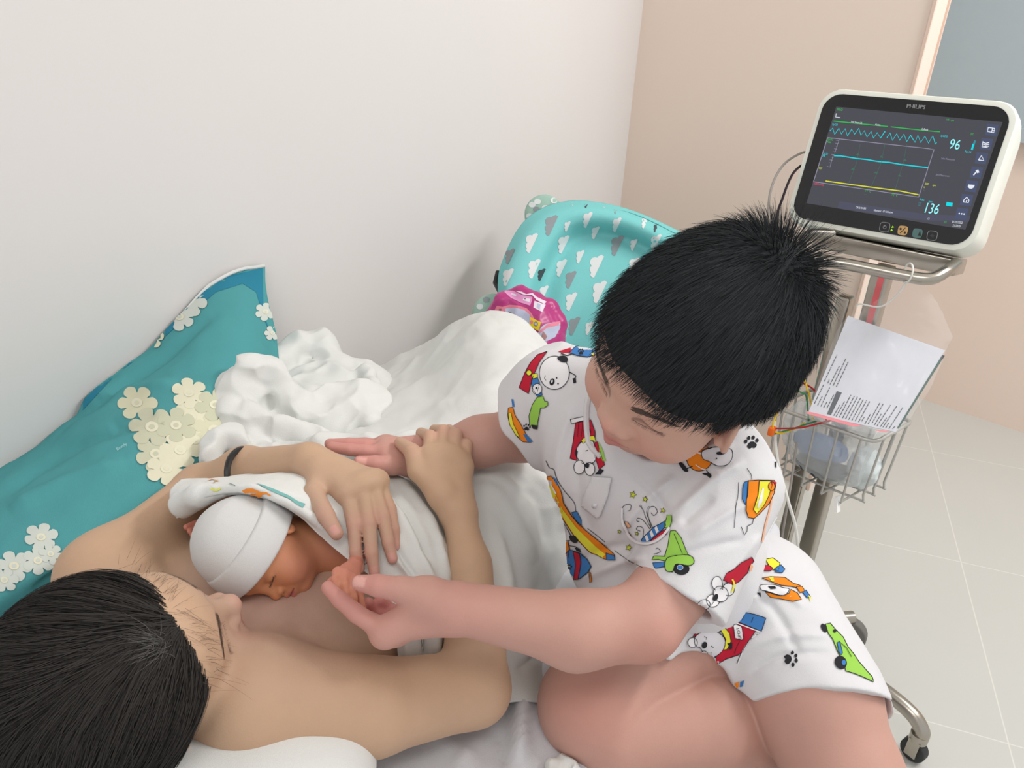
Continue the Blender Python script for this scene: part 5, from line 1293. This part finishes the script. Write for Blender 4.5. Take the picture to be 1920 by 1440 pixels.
for (Vv, Qq, oo), dots in ((E1, ((1008, 378, cw), (1038, 376, cw), (1022, 390, cw), (998, 384, cw), (1006, 393, cg), (1028, 391, cw), (1046, 382, cw), (993, 405, cw))), (E2, ((912, 562, cg), (900, 575, cw), (905, 590, flat('ear_pink', (214, 190, 184)))))):
    P = Print(bvh_of(Vv, Qq), .0008, .0003, 7, .003)
    for x, y, m in dots: P.ell((x, y), (6.5, 5.5), m, 0, n=10)
    P.commit(oo)

# ================================================================== NAPPY PACK
M['mag'] = mat('magenta_film', (178, 50, 122), rough=.35, spec=.5, noise=.05, nscale=20)
pn = CAM-W(985, 620, 1.60); pn /= np.linalg.norm(pn); R3 = np.stack([cR, np.cross(pn, cR), pn], 1)
pk_ = [Ell(W(978, 640, 1.62), (.073, .10, .045), R3, k=.03), Ell(W(1005, 640, 1.60), (.05, .085, .045), R3, k=.03)]
pk_ += [Ell(W(1000, 690, 1.60), (.068, .060, .040), R3, k=.03)]
pk_ += T3([(945, 556, 1.61), (975, 548, 1.60), (1000, 560, 1.60), (1030, 572, 1.60)], .007, .02)+T3([(940, 565, 1.60), (918, 600, 1.62)], .012, .02)+T3([(1032, 575, 1.60), (1045, 605, 1.60), (1044, 630, 1.59)], .010, .02)
V, Q = sdf_mesh(pk_, .0025, disp=lambda P, v: -.003*ridge(P@np.diag([1, 1, .6]), 30, 3)-.001*ridge(P, 90, 5))
V[:, 2] = np.maximum(V[:, 2], .507)
opk = mesh_np('nappy_pack', V, Q, None, [M['mag']]); tag(opk, 'opened magenta nappy pack standing behind the woman\'s raised knees', 'nappy pack')
P = Print(bvh_of(V, Q), .0006, .0003, 4, .003)
def s7(x, y): return (900+x*170/1883, 530+y*130/1440)
pw, ppk, psal, py_l, pdk, pbl = (flat('pack_'+n, c, .5) for n, c in (('white', (226, 216, 228)), ('pink', (222, 150, 196)), ('salmon', (224, 130, 150)), ('yellow', (228, 206, 50)), ('dark', (90, 60, 80)), ('blue', (186, 192, 214))))
P.poly([s7(*p) for p in [(470, 165), (690, 170), (880, 260), (1090, 300), (1085, 370), (1040, 480), (850, 420), (640, 320)]], ppk, 0)
P.poly([s7(*p) for p in [(650, 215), (770, 250), (740, 290), (640, 240)]], pw, 1); P.poly([s7(*p) for p in [(910, 310), (1050, 340), (1030, 410), (890, 370)]], pw, 1); P.ell(s7(940, 340), 1.6, pdk, 2, n=8)
P.poly([s7(*p) for p in [(730, 170), (870, 190), (960, 240), (1090, 220), (1170, 300), (1380, 400), (1330, 450), (1170, 360), (1080, 260), (930, 260)]], pw, 1)
P.poly([s7(*p) for p in [(1130, 380), (1360, 460), (1290, 610), (1110, 520)]], pw, 0); P.poly([s7(*p) for p in [(1190, 430), (1260, 450), (1240, 560), (1180, 520)]], pbl, 1)
P.poly([s7(*p) for p in [(290, 600), (350, 480), (470, 500), (620, 460), (820, 480), (980, 540), (1080, 650), (1130, 760), (1100, 900), (1020, 990), (860, 870), (650, 720), (470, 640)]], psal, 0)
P.poly([s7(*p) for p in [(530, 540), (700, 520), (900, 560), (1030, 660), (1060, 780), (1000, 960), (820, 850), (650, 740), (510, 650)]], pbl, 1)
P.poly([s7(*p) for p in [(600, 600), (720, 680), (800, 710), (760, 790), (620, 710)]], flat('pack_skin', (200, 160, 170)), 2); P.line([s7(600, 600), s7(720, 680), s7(790, 700)], pdk, 1.2, 3)
P.poly([s7(*p) for p in [(1050, 720), (1265, 820), (1225, 1005), (1020, 900)]], py_l, 2); P.ell(s7(1165, 860), (3.2, 4), pbl, 3, outline=pdk, ow=.8, n=10); P.ell(s7(1075, 820), (3, 3.5), psal, 3, n=10)
P.poly([s7(*p) for p in [(1350, 860), (1660, 800), (1665, 940), (1560, 1130), (1330, 1240), (1180, 1110), (1260, 930)]], pbl, 0); P.poly([s7(*p) for p in [(1240, 1000), (1400, 860), (1665, 800), (1665, 880), (1400, 930), (1240, 1060)]], psal, 1)
P.poly([s7(*p) for p in [(1310, 1010), (1390, 1120), (1330, 1220), (1260, 1190)]], flat('pack_skin2', (170, 130, 130)), 2)
P.text('NB', s7(440, 640), (.6, -6.5), (-6.5, -1.4), pdk, 3)
P.commit(opk)
# ================================================================== PRINTS ON THE PYJAMAS, PILLOW AND WRAP
pc = {k: flat('print_'+k, v) for k, v in dict(red=(186, 38, 58), blue=(66, 122, 184), green=(150, 200, 84), yellow=(228, 222, 66), orange=(234, 134, 36), black=(44, 44, 48), white=(228, 226, 228), grey=(206, 204, 208), peach=(236, 176, 140), lime=(204, 210, 70)).items()}
R_, B_, G_, Y_, O_, K_, W_, GY = (pc[k] for k in ('red', 'blue', 'green', 'yellow', 'orange', 'black', 'white', 'grey'))
S = Print(bvh_of(*SHIRT), .0005, .0003, 6, .0026)
def t4(*l): return [(900+x*.3612, 640+y*.3612) for x, y in l]
def q4(x, y): return (900+x*.3612, 640+y*.3612)
k_ = .3612
def paw(Pn, c, s, rot=0):
    ca, sa = math.cos(rot), math.sin(rot); T = lambda x, y: (c[0]+s*(x*ca-y*sa), c[1]+s*(x*sa+y*ca))
    Pn.poly([T(-.75, .5), T(-.3, -.1), T(.35, -.1), T(.8, .45), T(.45, .95), T(0, .8), T(-.4, 1.0)], K_, 2, smooth=True)
    for x, y in ((-.95, -.3), (-.4, -.85), (.35, -.85), (.95, -.3)): Pn.ell(T(x, y), (.26*s, .34*s), K_, 2, n=10)
def star(Pn, c, r, m, rot=.3):
    pts = [(c[0]+(r if i % 2 == 0 else r*.42)*math.sin(rot+i*math.pi/5), c[1]-(r if i % 2 == 0 else r*.42)*math.cos(rot+i*math.pi/5)) for i in range(10)]
    Pn.poly(pts, m, 1, K_, .9)
# spotted pup on the far shoulder
S.ell(q4(388, 165), (28, 31), W_, 1, outline=K_, ow=1.2, n=28); S.poly(t4((405, 85), (435, 78), (456, 92), (452, 112), (428, 112), (408, 100)), K_, 3, smooth=True); S.line(t4((420, 65), (450, 75), (475, 70)), K_, 1.8)
S.ell(q4(377, 212), (4.6, 6.6), K_, 3, rot=.3); S.ell(q4(377, 210), (2, 3.2), GY, 4, rot=.3, n=8); S.ell(q4(400, 192), 1.6, K_, 3, n=8); S.ell(q4(408, 222), 1.5, K_, 3, n=8)
S.line(t4((342, 178), (336, 192), (344, 204)), K_, 1.1); S.line(t4((465, 160), (500, 180), (490, 205)), K_, 1.6); S.poly(t4((482, 195), (498, 190), (502, 215), (488, 220)), K_, 2)
S.poly(t4((350, 55), (300, 72), (262, 115), (235, 165), (205, 240), (255, 272), (268, 215), (285, 165), (310, 110)), R_, 1, K_, 1); S.ell(q4(258, 165), 5, Y_, 3, outline=K_, ow=1.2)
S.poly(t4((405, 55), (470, 35), (475, 60), (430, 62)), R_, 1); S.poly(t4((462, 62), (495, 30), (560, 22), (610, 30), (610, 68), (560, 84), (505, 76)), B_, 1, K_, 1); S.poly(t4((535, 22), (600, 8), (625, 20), (600, 40), (560, 35)), O_, 3, K_, .8); S.poly(t4((575, 70), (612, 60), (600, 84)), Y_, 3); paw(S, q4(525, 58), 5)
S.poly(t4((268, 195), (300, 188), (312, 215), (300, 270), (322, 262), (326, 280), (298, 285), (272, 235)), B_, 1, K_, .8); S.poly(t4((272, 172), (300, 168), (300, 190), (276, 196)), Y_, 2, K_, .8)
S.poly(t4((300, 290), (330, 285), (340, 312), (355, 312), (356, 332), (336, 345), (318, 345), (300, 440), (262, 435), (258, 385), (275, 330)), G_, 2, K_, 1); S.ell(q4(300, 248), (9, 10), W_, 2, outline=K_, ow=1); S.ell(q4(297, 243), 2, K_, 4, n=8)
S.poly(t4((270, 430), (305, 435), (300, 456), (278, 452)), K_, 3); paw(S, q4(246, 445), 6, .2)
S.poly(t4((150, 345), (172, 340), (185, 385), (212, 425), (240, 478), (270, 522), (225, 520), (190, 488), (158, 435), (146, 385)), O_, 1, K_, 1); S.poly(t4((150, 372), (165, 370), (175, 425), (212, 500), (190, 486), (156, 430)), Y_, 2, K_, .8); S.poly(t4((225, 478), (245, 482), (278, 520), (250, 520)), B_, 2); S.poly(t4((165, 300), (175, 300), (182, 340), (170, 338)), B_, 1)
# kennel on the chest
S.poly(t4((470, 405), (565, 386), (570, 405), (475, 428)), W_, 2, K_, 1.2); S.poly(t4((498, 424), (578, 408), (600, 470), (600, 500), (548, 497), (515, 530), (498, 580), (505, 618), (470, 608), (486, 520)), R_, 1, K_, 1)
for x in (515, 535, 556): S.line(t4((x, 418), (x-6, 495)), K_, .8, 2)
S.poly(t4((540, 460), (575, 455), (580, 475), (545, 478)), K_, 3); S.poly(t4((528, 512), (556, 495), (598, 490), (606, 520), (570, 512), (540, 530)), Y_, 3, K_, .9)
S.poly(t4((515, 535), (550, 515), (590, 520), (605, 580), (600, 620), (560, 640), (520, 620), (500, 580)), W_, 2, K_, 1.1, smooth=True); S.ell(q4(520, 652), (11, 13), W_, 3, outline=K_, ow=1.1); S.ell(q4(575, 662), (9, 12), W_, 3, outline=K_, ow=1.1); S.ell(q4(563, 643), (3.6, 5), K_, 5)
S.line(t4((552, 570), (566, 566)), K_, 1, 4); S.poly(t4((498, 560), (510, 570), (506, 596), (496, 590)), K_, 4); S.poly(t4((592, 530), (612, 520), (632, 590), (650, 640), (620, 665), (600, 600)), R_, 1, K_, .8); S.poly(t4((618, 520), (640, 565), (655, 620), (640, 622), (622, 570)), G_, 2)
S.poly(t4((600, 690), (625, 660), (645, 668), (630, 690)), K_, 2)
# surfboard
S.line(t4((345, 620), (362, 655), (385, 665), (402, 715), (440, 775), (490, 835), (498, 880)), K_, 1.1, smooth=True)
S.poly(t4((352, 702), (372, 698), (402, 728), (425, 780), (438, 840), (480, 905), (550, 978), (640, 1050), (700, 1105), (706, 1138), (655, 1130), (570, 1090), (495, 1012), (440, 930), (392, 845), (360, 770)), O_, 2, K_, 1.1)
S.poly(t4((362, 745), (378, 752), (400, 800), (432, 868), (505, 965), (600, 1058), (655, 1106), (640, 1122), (570, 1085), (495, 1005), (438, 915), (390, 830)), Y_, 3); S.poly(t4((370, 740), (380, 745), (402, 785), (396, 790)), W_, 4)
S.poly(t4((478, 886), (505, 880), (528, 925), (528, 965), (500, 930)), B_, 1, K_, .8); S.poly(t4((380, 700), (398, 712), (412, 745), (402, 745)), B_, 3); S.poly(t4((660, 1098), (700, 1108), (708, 1140), (662, 1134)), B_, 4, K_, .8)
S.line(t4((700, 1085), (760, 1130), (855, 1180)), K_, 1); S.line(t4((560, 970), (600, 1000), (650, 1040)), K_, 1)
S.poly(t4((383, 850), (412, 885), (425, 935), (405, 960), (388, 900)), O_, 1, K_, 1); S.poly(t4((395, 950), (430, 935), (470, 1000), (480, 1025), (440, 1035), (405, 1020)), W_, 1, K_, 1, smooth=True); S.poly(t4((468, 1008), (500, 1008), (515, 1030), (500, 1045), (478, 1035)), K_, 3, smooth=True)
S.poly(t4((408, 1048), (460, 1036), (468, 1075), (460, 1125), (432, 1130), (418, 1090)), O_, 2, K_, 1); S.line(t4((465, 1060), (500, 1065), (525, 1090)), K_, 1.3); S.poly(t4((495, 1068), (520, 1072), (528, 1092), (505, 1085)), K_, 3)
S.poly(t4((430, 1125), (468, 1080), (520, 1095), (560, 1130), (582, 1168), (565, 1200), (520, 1232), (480, 1236), (440, 1190)), B_, 2, K_, 1.1); S.poly(t4((488, 1088), (520, 1098), (530, 1150), (515, 1234), (490, 1236), (502, 1160)), R_, 3, K_, .8)
S.poly(t4((418, 1125), (440, 1160), (465, 1240), (440, 1222), (424, 1180)), Y_, 3, K_, .8); paw(S, q4(466, 1172), 5); S.poly(t4((572, 1200), (580, 1200), (582, 1245), (572, 1248)), O_, 3, K_, .8)
# stars, swirls and rocket round the pocket
for x, y, r in ((795, 795, 7.5), (860, 820, 5.5), (951, 881, 6), (775, 1070, 7), (818, 998, 4.5), (726, 986, 4)): star(S, q4(x, y), r, pc['lime'])
for l in (((890, 970), (865, 920), (850, 880), (835, 855)), ((892, 968), (875, 905), (880, 865), (905, 858), (922, 885), (905, 905), (890, 890)), ((885, 975), (850, 930), (820, 915), (815, 930), (830, 935)), ((900, 970), (870, 900), (868, 870), (880, 855)), ((845, 1040), (850, 975), (825, 960), (815, 975), (835, 985)), ((745, 895), (742, 860), (765, 845), (785, 850), (782, 875), (768, 880))): S.line(t4(*l), K_, 1, 1, smooth=True)
S.ell(q4(835, 855), 1.8, None, 1, outline=K_, ow=.9, n=8)
S.poly(t4((752, 935), (768, 935), (785, 960), (765, 965)), pc['peach'], 1, K_, .8); S.poly(t4((765, 985), (780, 995), (795, 1020), (770, 1005)), O_, 1, K_, .8)
S.poly(t4((848, 1050), (840, 1030), (905, 965), (945, 945), (960, 935), (968, 960), (930, 1000), (880, 1046)), B_, 1, K_, 1)
for a in (860, 885, 910): S.poly(t4((a, 1015-(a-860)*.9), (a+11, 1004-(a-860)*.9), (a+22, 1032-(a-860)*.9), (a+10, 1044-(a-860)*.9)), W_, 2)
S.poly(t4((878, 1046), (930, 1000), (968, 975), (975, 1000), (940, 1022), (905, 1042)), R_, 2, K_, 1); S.poly(t4((972, 905), (998, 902), (1000, 935), (985, 975), (960, 965), (968, 925)), G_, 2, K_, 1)
# scooter on the near sleeve
S.poly(t4((990, 985), (1015, 982), (1045, 1020), (1068, 1080), (1080, 1108), (1108, 1130), (1110, 1155), (1080, 1162), (1060, 1150), (1005, 1150), (1000, 1200), (970, 1192), (978, 1145), (930, 1132), (895, 1135), (905, 1115), (960, 1115), (978, 1060)), G_, 1, K_, 1.2)
S.poly(t4((900, 1150), (965, 1148), (962, 1172), (915, 1180), (905, 1168)), B_, 2, K_, .9); S.ell(q4(1046, 1182), (15, 11.5), K_, 1); S.ell(q4(1040, 1176), (5.5, 4.5), B_, 3, outline=GY, ow=.8); S.poly(t4((965, 1140), (985, 1115), (1040, 1108), (1100, 1120), (1110, 1150), (1085, 1165), (1020, 1160), (1002, 1195), (968, 1190)), G_, 3, K_, 1.3, smooth=True)
S.line(t4((1010, 1000), (1030, 1050), (1050, 1100)), K_, 1, 4); S.line(t4((915, 1080), (925, 1075), (940, 1090), (925, 1100), (905, 1105)), K_, 1, 2, smooth=True)
# orange ball pup below the ear
S.ell(q4(1140, 605), (24, 25), O_, 1, outline=K_, ow=1.2, n=28); S.line(t4((1088, 572), (1150, 582)), W_, 2.2, 3); S.line(t4((1120, 640), (1150, 660), (1180, 668)), W_, 1.6, 3, smooth=True)
S.poly(t4((1152, 575), (1190, 560), (1240, 552), (1298, 562), (1310, 600), (1290, 645), (1235, 650), (1190, 625), (1160, 610)), GY, 4, K_, 1.2, smooth=True); S.poly(t4((1228, 575), (1262, 568), (1278, 580), (1255, 592), (1230, 590)), K_, 6, smooth=True); S.ell(q4(1227, 612), 1.5, K_, 6, n=8)
for (a, b, c) in (((1105, 648), (1075, 662), (1035, 635)), ((1175, 668), (1190, 688), (1155, 695))): S.line(t4(a, b), K_, 1.8, 2)
S.poly(t4((1032, 632), (1052, 632), (1072, 655), (1082, 675), (1062, 675), (1045, 655)), K_, 2, smooth=True); S.poly(t4((1155, 688), (1190, 685), (1204, 700), (1195, 712), (1180, 700)), K_, 2, smooth=True)
paw(S, q4(1408, 528), 11, -.1)
# sleeve back: orange and yellow fish
S.poly(t4((1390, 724), (1440, 720), (1525, 722), (1532, 745), (1522, 790), (1498, 840), (1450, 892), (1420, 918), (1390, 914), (1378, 875), (1385, 800)), O_, 1, K_, 1.2); S.poly(t4((1446, 724), (1506, 724), (1510, 750), (1495, 800), (1470, 850), (1432, 895), (1415, 870), (1440, 800)), Y_, 2, K_, 1); S.poly(t4((1462, 760), (1470, 760), (1460, 830), (1440, 865), (1434, 855)), W_, 3)
S.poly(t4((1370, 732), (1392, 722), (1388, 800), (1376, 852), (1360, 818), (1362, 765)), B_, 1, K_, 1); S.poly(t4((1500, 722), (1535, 732), (1532, 745), (1510, 748)), R_, 3); S.ell(q4(1508, 752), (6, 8), O_, 3, outline=K_, ow=1)
S.line(t4((1385, 660), (1405, 690), (1410, 718)), K_, 1.1); S.line(t4((1342, 732), (1338, 800), (1326, 870), (1318, 968)), K_, 1.1, smooth=True); S.line(t4((1418, 918), (1412, 945), (1385, 958), (1384, 985), (1370, 1006), (1354, 962)), K_, 1.1); S.line(t4((1530, 780), (1515, 800), (1505, 860), (1480, 950), (1462, 1040)), pc['peach'], 3, 1, smooth=True)
S.poly(t4((1528, 602), (1536, 610), (1535, 660), (1528, 650)), K_, 2)
# red scarf pup at the hem
S.poly(t4((1408, 1118), (1418, 1140), (1396, 1165), (1385, 1200), (1342, 1245), (1312, 1262), (1262, 1240), (1280, 1205), (1312, 1185), (1352, 1148)), R_, 1, K_, 1)
for c, r in (((1228, 1255), (10, 13)), ((1245, 1310), (14, 15)), ((1205, 1345), (12, 12)), ((1160, 1365), (11, 9)), ((1285, 1285), (11, 12))): S.ell(q4(*c), r, W_, 2, outline=K_, ow=1.1, n=16)
S.ell(q4(1240, 1315), (11, 12), W_, 4, n=14); S.ell(q4(1216, 1328), (4.5, 7.5), K_, 5, rot=.5); S.line(t4((1302, 1230), (1312, 1258), (1300, 1300)), Y_, 3, 5, smooth=True); S.line(t4((1195, 1370), (1205, 1352)), K_, 1, 5)
S.poly(t4((1392, 1180), (1402, 1150), (1412, 1165), (1400, 1195)), pc['peach'], 3)
# pocket opening, placket and button
S.line(t4((740, 862), (742, 910), (755, 965), (790, 1022), (850, 1052), (905, 1045), (950, 1015), (988, 968)), W_, 4.2, 4, smooth=True); S.line(t4((746, 862), (748, 912), (762, 965), (796, 1016), (852, 1044), (905, 1038), (948, 1008)), GY, 1, 5, smooth=True)
S.commit(oshirt)
# a sewn button placket (a raised strip) and neck band
pl = [q4(600, 690), q4(690, 705), q4(640, 880), q4(615, 905), q4(535, 850), q4(560, 760)]
PB = Print(bvh_of(*SHIRT), .0022, .0003, 5, .003); PB.poly([q4(595, 700), q4(688, 705), q4(668, 800), q4(630, 900), q4(612, 912), q4(533, 848), q4(560, 770)], M['shirt'], 0, None)
PB2 = Print(bvh_of(*SHIRT), .0034, .0003, 5, .003); PB2.ell(q4(605, 845), 4.5, flat('button_white', (214, 214, 218), .4), 0, n=14)
def mesh_of(prt, name, parent, mats=None, thick=.0015, label=None):
    b = MB(); ms = []
    for nme, (m, V, F) in prt.parts.items(): b.add(V, F, len(ms)); ms.append(m)
    o = b.build(name, ms, parent)
    md = o.modifiers.new('solid', 'SOLIDIFY'); md.thickness = thick; md.offset = -1
    if label: o['label'] = label
    return o
mesh_of(PB, 'placket', oshirt if False else boy); mesh_of(PB2, 'button', boy)
# neck band
cb = MB(); ring = []
nc = (c_((.722, .415, .868))); nd = kF.p(.01, 0, -.10)-c_((.735, .40, .875)); nd /= np.linalg.norm(nd)
e1 = np.cross(nd, [0, 0, 1.]); e1 /= np.linalg.norm(e1); e2 = np.cross(nd, e1); bv = bvh_of(*SHIRT)
for t in np.linspace(0, 2*math.pi, 49)[:-1]:
    dirr = e1*math.cos(t)+e2*math.sin(t); p = nc+nd*.02+dirr*.066
    h = bv.find_nearest(Vector(p)); ring.append(np.array(h[0])+np.array(h[1])*.001)
cb.tube(ring, .0038, 8, closed=True).build('neck_band', M['shirt'], boy)

H_ = Print(bvh_of(*SHORTS), .0005, .0003, 6, .0026)
def t8(*l): return [(980+x*.375, 1000+y*.375) for x, y in l]
def q8(x, y): return (980+x*.375, 1000+y*.375)
H_.poly(t8((975, 385), (1040, 412), (1110, 440), (1165, 490), (1100, 590), (1080, 605), (1020, 625), (945, 668), (928, 620), (960, 600), (1010, 560), (1000, 480), (930, 485), (880, 505), (848, 520), (870, 490), (930, 440)), R_, 1, K_, 1.1)
for a, b in (((960, 420), (985, 470)), ((930, 445), (950, 480)), ((1060, 600), (1085, 540)), ((900, 470), (915, 492))): H_.line(t8(a, b), K_, .9, 2)
H_.poly(t8((975, 410), (1035, 362), (1062, 360), (1110, 395), (1160, 405), (1218, 425), (1196, 492), (1108, 456), (1040, 432)), B_, 3, K_, 1.2); H_.line(t8((975, 414), (1040, 440), (1108, 464), (1196, 498)), W_, 2, 4)
for k in range(4): H_.line(t8((1020+45*k, 385+12*k), (1010+45*k, 412+12*k)), K_, .9, 5)
H_.poly(t8((1052, 462), (1066, 456), (1092, 466), (1098, 474), (1106, 524), (1100, 534), (1064, 524), (1060, 500)), W_, 4, K_, 1.1); H_.text('SPOT', q8(1098, 528), (-2.6, -9.0), (-7.5, 2.2), K_, 7)
H_.poly(t8((980, 470), (1000, 458), (1035, 500), (1042, 540), (1022, 582), (1006, 580), (1016, 530), (995, 492)), Y_, 4, K_, 1); H_.poly(t8((1022, 548), (1050, 548), (1052, 580), (1036, 585), (1030, 560)), K_, 5); H_.poly(t8((974, 458), (990, 455), (996, 480), (985, 498), (972, 480)), K_, 5)
H_.poly(t8((860, 520), (900, 492), (960, 488), (1005, 520), (1012, 560), (985, 600), (940, 622), (910, 600), (885, 570), (862, 560)), GY, 3, K_, 1.1, smooth=True)
for c in ((848, 545), (905, 608)): H_.ell(q8(*c), (9, 9), W_, 3, outline=K_, ow=1, n=14)
H_.ell(q8(906, 556), (5, 6.2), K_, 6, rot=.4); H_.line(t8((905, 515), (918, 522), (915, 530)), K_, 1, 5); H_.line(t8((940, 560), (952, 570)), K_, 1, 5); H_.poly(t8((960, 612), (972, 608), (968, 622)), K_, 5)
H_.line(t8((1196, 492), (1150, 520), (1110, 570), (1085, 610), (1072, 650)), K_, 1.1); H_.line(t8((1186, 496), (1140, 530), (1100, 590), (1078, 652)), W_, 2.5, 1)
paw(H_, q8(1340, 628), 12, 1.5)
H_.poly(t8((1512, 455), (1535, 450), (1560, 480), (1600, 520), (1625, 570), (1650, 600), (1680, 645), (1745, 720), (1752, 745), (1700, 720), (1650, 700), (1615, 690), (1600, 640), (1572, 590), (1548, 530), (1525, 500)), G_, 1, K_, 1.2)
H_.ell(q8(1505, 475), (5, 9), K_, 2, rot=-.5); H_.ell(q8(1588, 648), (11, 13), K_, 3, rot=-.5); H_.ell(q8(1602, 650), (4, 5), B_, 5, n=10); H_.poly(t8((1568, 548), (1582, 545), (1596, 600), (1590, 612), (1578, 595)), B_, 3, K_, .8); H_.ell(q8(1556, 490), (3, 3.5), K_, 4, n=8); H_.line(t8((1575, 540), (1615, 575), (1640, 620)), K_, 1, 4)
H_.poly(t8((1196, 225), (1240, 218), (1310, 222), (1352, 252), (1385, 262), (1392, 280), (1345, 268), (1290, 262), (1255, 248)), O_, 1, K_, 1.1); H_.poly(t8((1230, 222), (1252, 220), (1258, 240), (1246, 244)), Y_, 3)
H_.poly(t8((1212, 292), (1240, 300), (1290, 312), (1330, 300), (1338, 282), (1372, 300), (1392, 332), (1352, 340), (1290, 328), (1240, 318)), O_, 1, K_, 1.1); H_.poly(t8((1188, 262), (1215, 258), (1262, 260), (1300, 275), (1330, 282), (1310, 306), (1270, 305), (1220, 292), (1196, 285)), W_, 2, K_, 1, smooth=True); H_.poly(t8((1225, 268), (1262, 268), (1270, 280), (1240, 284)), K_, 4); H_.poly(t8((1170, 300), (1192, 298), (1190, 320), (1180, 308)), K_, 2)
H_.poly(t8((1186, 110), (1218, 112), (1214, 128), (1190, 122)), R_, 1); H_.poly(t8((1214, 132), (1250, 125), (1285, 150), (1278, 190), (1240, 180)), Y_, 1, K_, 1); H_.poly(t8((1258, 178), (1290, 160), (1310, 182), (1296, 200), (1262, 196)), B_, 2, K_, 1); H_.poly(t8((1188, 178), (1225, 160), (1250, 178), (1240, 190), (1200, 190)), R_, 3, K_, .9)
H_.poly(t8((1150, 150), (1200, 135), (1215, 165), (1180, 190), (1155, 175)), B_, 1, K_, .9)
H_.poly(t8((1365, 270), (1395, 268), (1408, 290), (1385, 300)), O_, 2, K_, .9); H_.poly(t8((1392, 290), (1415, 285), (1438, 320), (1420, 325)), B_, 1, K_, .9); H_.poly(t8((1425, 310), (1440, 322), (1436, 345)), Y_, 2)
H_.poly(t8((1090, 742), (1110, 735), (1102, 765), (1088, 768)), B_, 2); H_.poly(t8((1060, 750), (1085, 742), (1082, 768), (1072, 770)), O_, 2)
for a in ((115, 250), (200, 268), (150, 285)): H_.poly(t8((a[0], a[1]), (a[0]+14, a[1]-8), (a[0]+20, a[1]+4), (a[0]+6, a[1]+8)), K_, 2)
H_.poly(t8((90, 260), (120, 252), (135, 280), (110, 300), (95, 290)), pc['lime'], 1, K_, .9)
H_.commit(oshorts)

# flowers on the teal pillow
L_ = Print(bvh_of(*PIL), .0007, .0003, 7, .004)
cr1b, cr1c = flat('flower_cream_light', (224, 221, 196)), flat('flower_cream_deep', (202, 203, 178))
cr1, cr2, cr3 = flat('flower_cream', (214, 212, 184)), flat('flower_pale', (206, 212, 204)), flat('flower_centre', (226, 224, 200))
def flower(x, y, r, m=cr1, rot=0, asp=.85, n=6, layer=0, tilt=0):
    pts = []
    for k in range(n*10):
        t = 2*math.pi*k/(n*10); f = abs(math.cos(t*n/2)); rad = r*(.56+.44*f**.38)*(1+.04*math.sin(3*t+x))
        a, b = rad*math.cos(t+rot), rad*math.sin(t+rot)*asp; pts.append((x+a*math.cos(tilt)-b*math.sin(tilt), y+a*math.sin(tilt)+b*math.cos(tilt)))
    if m is cr1: m = (cr1, cr1b, cr1c)[int(x*7+y) % 3]
    L_.poly(pts, m, layer); L_.ell((x, y), (r*.28, r*.26*asp), cr3, layer+2, n=14); L_.ell((x, y), (r*.13, r*.12*asp), m, layer+3, n=10)
for i, (x, y, r, m) in enumerate(((258, 756, 38, cr1), (355, 738, 34, cr1), (403, 760, 37, cr1), (286, 802, 44, cr1), (331, 799, 38, cr1), (357, 784, 38, cr1), (400, 806, 38, cr1), (293, 852, 40, cr1), (338, 845, 40, cr1), (312, 880, 38, cr1), (366, 826, 36, cr1),
                                  (357, 565, 34, cr2), (338, 595, 30, cr2), (284, 632, 26, cr1), (392, 520, 20, cr2), (78, 1008, 32, cr2), (28, 1062, 34, cr2), (72, 1052, 30, cr2), (10, 1088, 26, cr2), (96, 1040, 22, cr2), (497, 585, 20, cr2), (510, 625, 16, cr2))):
    flower(x, y, r, m, rot=.4*i, layer=1+(i % 5))
L_.poly([(104, 806), (152, 722), (255, 648), (383, 528), (492, 503), (494, 590), (516, 645), (498, 606), (480, 548), (455, 532), (405, 548), (300, 640), (215, 705), (150, 775)], flat('pillow_flange', (48, 130, 156)), 0)
L_.text('Brandy', (220.5, 846), (6.6, -4.0), (-4.6, -6.6), flat('pillow_word', (176, 222, 226)), 1)
L_.commit(opil)

# prints and teal edge on the baby wrap
nu, nv, _ = WRAP_G.shape; i = (np.arange(nu-1)[:, None]*nv+np.arange(nv-1)[None, :]).ravel()
WP = Print(bvh_of(WRAP_G.reshape(-1, 3), np.stack([i, i+1, i+nv+1, i+nv], 1)), .0007, .0003, 4, .004)
def t9(*l): return [(380+x*220/1920, 880+y*220/1920) for x, y in l]
po, py9, pt9 = flat('wrap_orange', (232, 144, 66)), flat('wrap_yellow', (222, 226, 110)), flat('wrap_teal', (120, 178, 174))
WP.poly(t9((650, 350), (720, 318), (810, 310), (890, 340), (960, 370), (1050, 375), (1130, 430), (1100, 435), (1040, 405), (990, 410), (930, 470), (860, 470), (750, 460), (800, 450), (780, 420), (800, 400), (880, 405), (890, 385), (780, 380), (700, 385)), po, 1, smooth=False, g=3)
WP.line(t9((135, 305), (170, 335), (240, 345), (300, 310)), py9, 3.4, 1, smooth=True); WP.line(t9((180, 235), (205, 200), (250, 190)), flat('wrap_olive', (190, 160, 110)), 1.6, 1)
WP.line(t9((90, 190), (150, 170), (200, 175), (270, 205)), flat('wrap_salmon', (236, 196, 172)), 1.6, 1); WP.line(t9((440, 235), (480, 255), (540, 272)), flat('wrap_grey', (130, 150, 150)), 1.5, 1)
WP.poly(t9((870, 235), (1000, 270), (1200, 345), (1400, 430), (1560, 530), (1680, 570), (1640, 630), (1560, 590), (1400, 480), (1200, 395), (1020, 310)), pt9, 1, g=4)
WP.commit(owr)
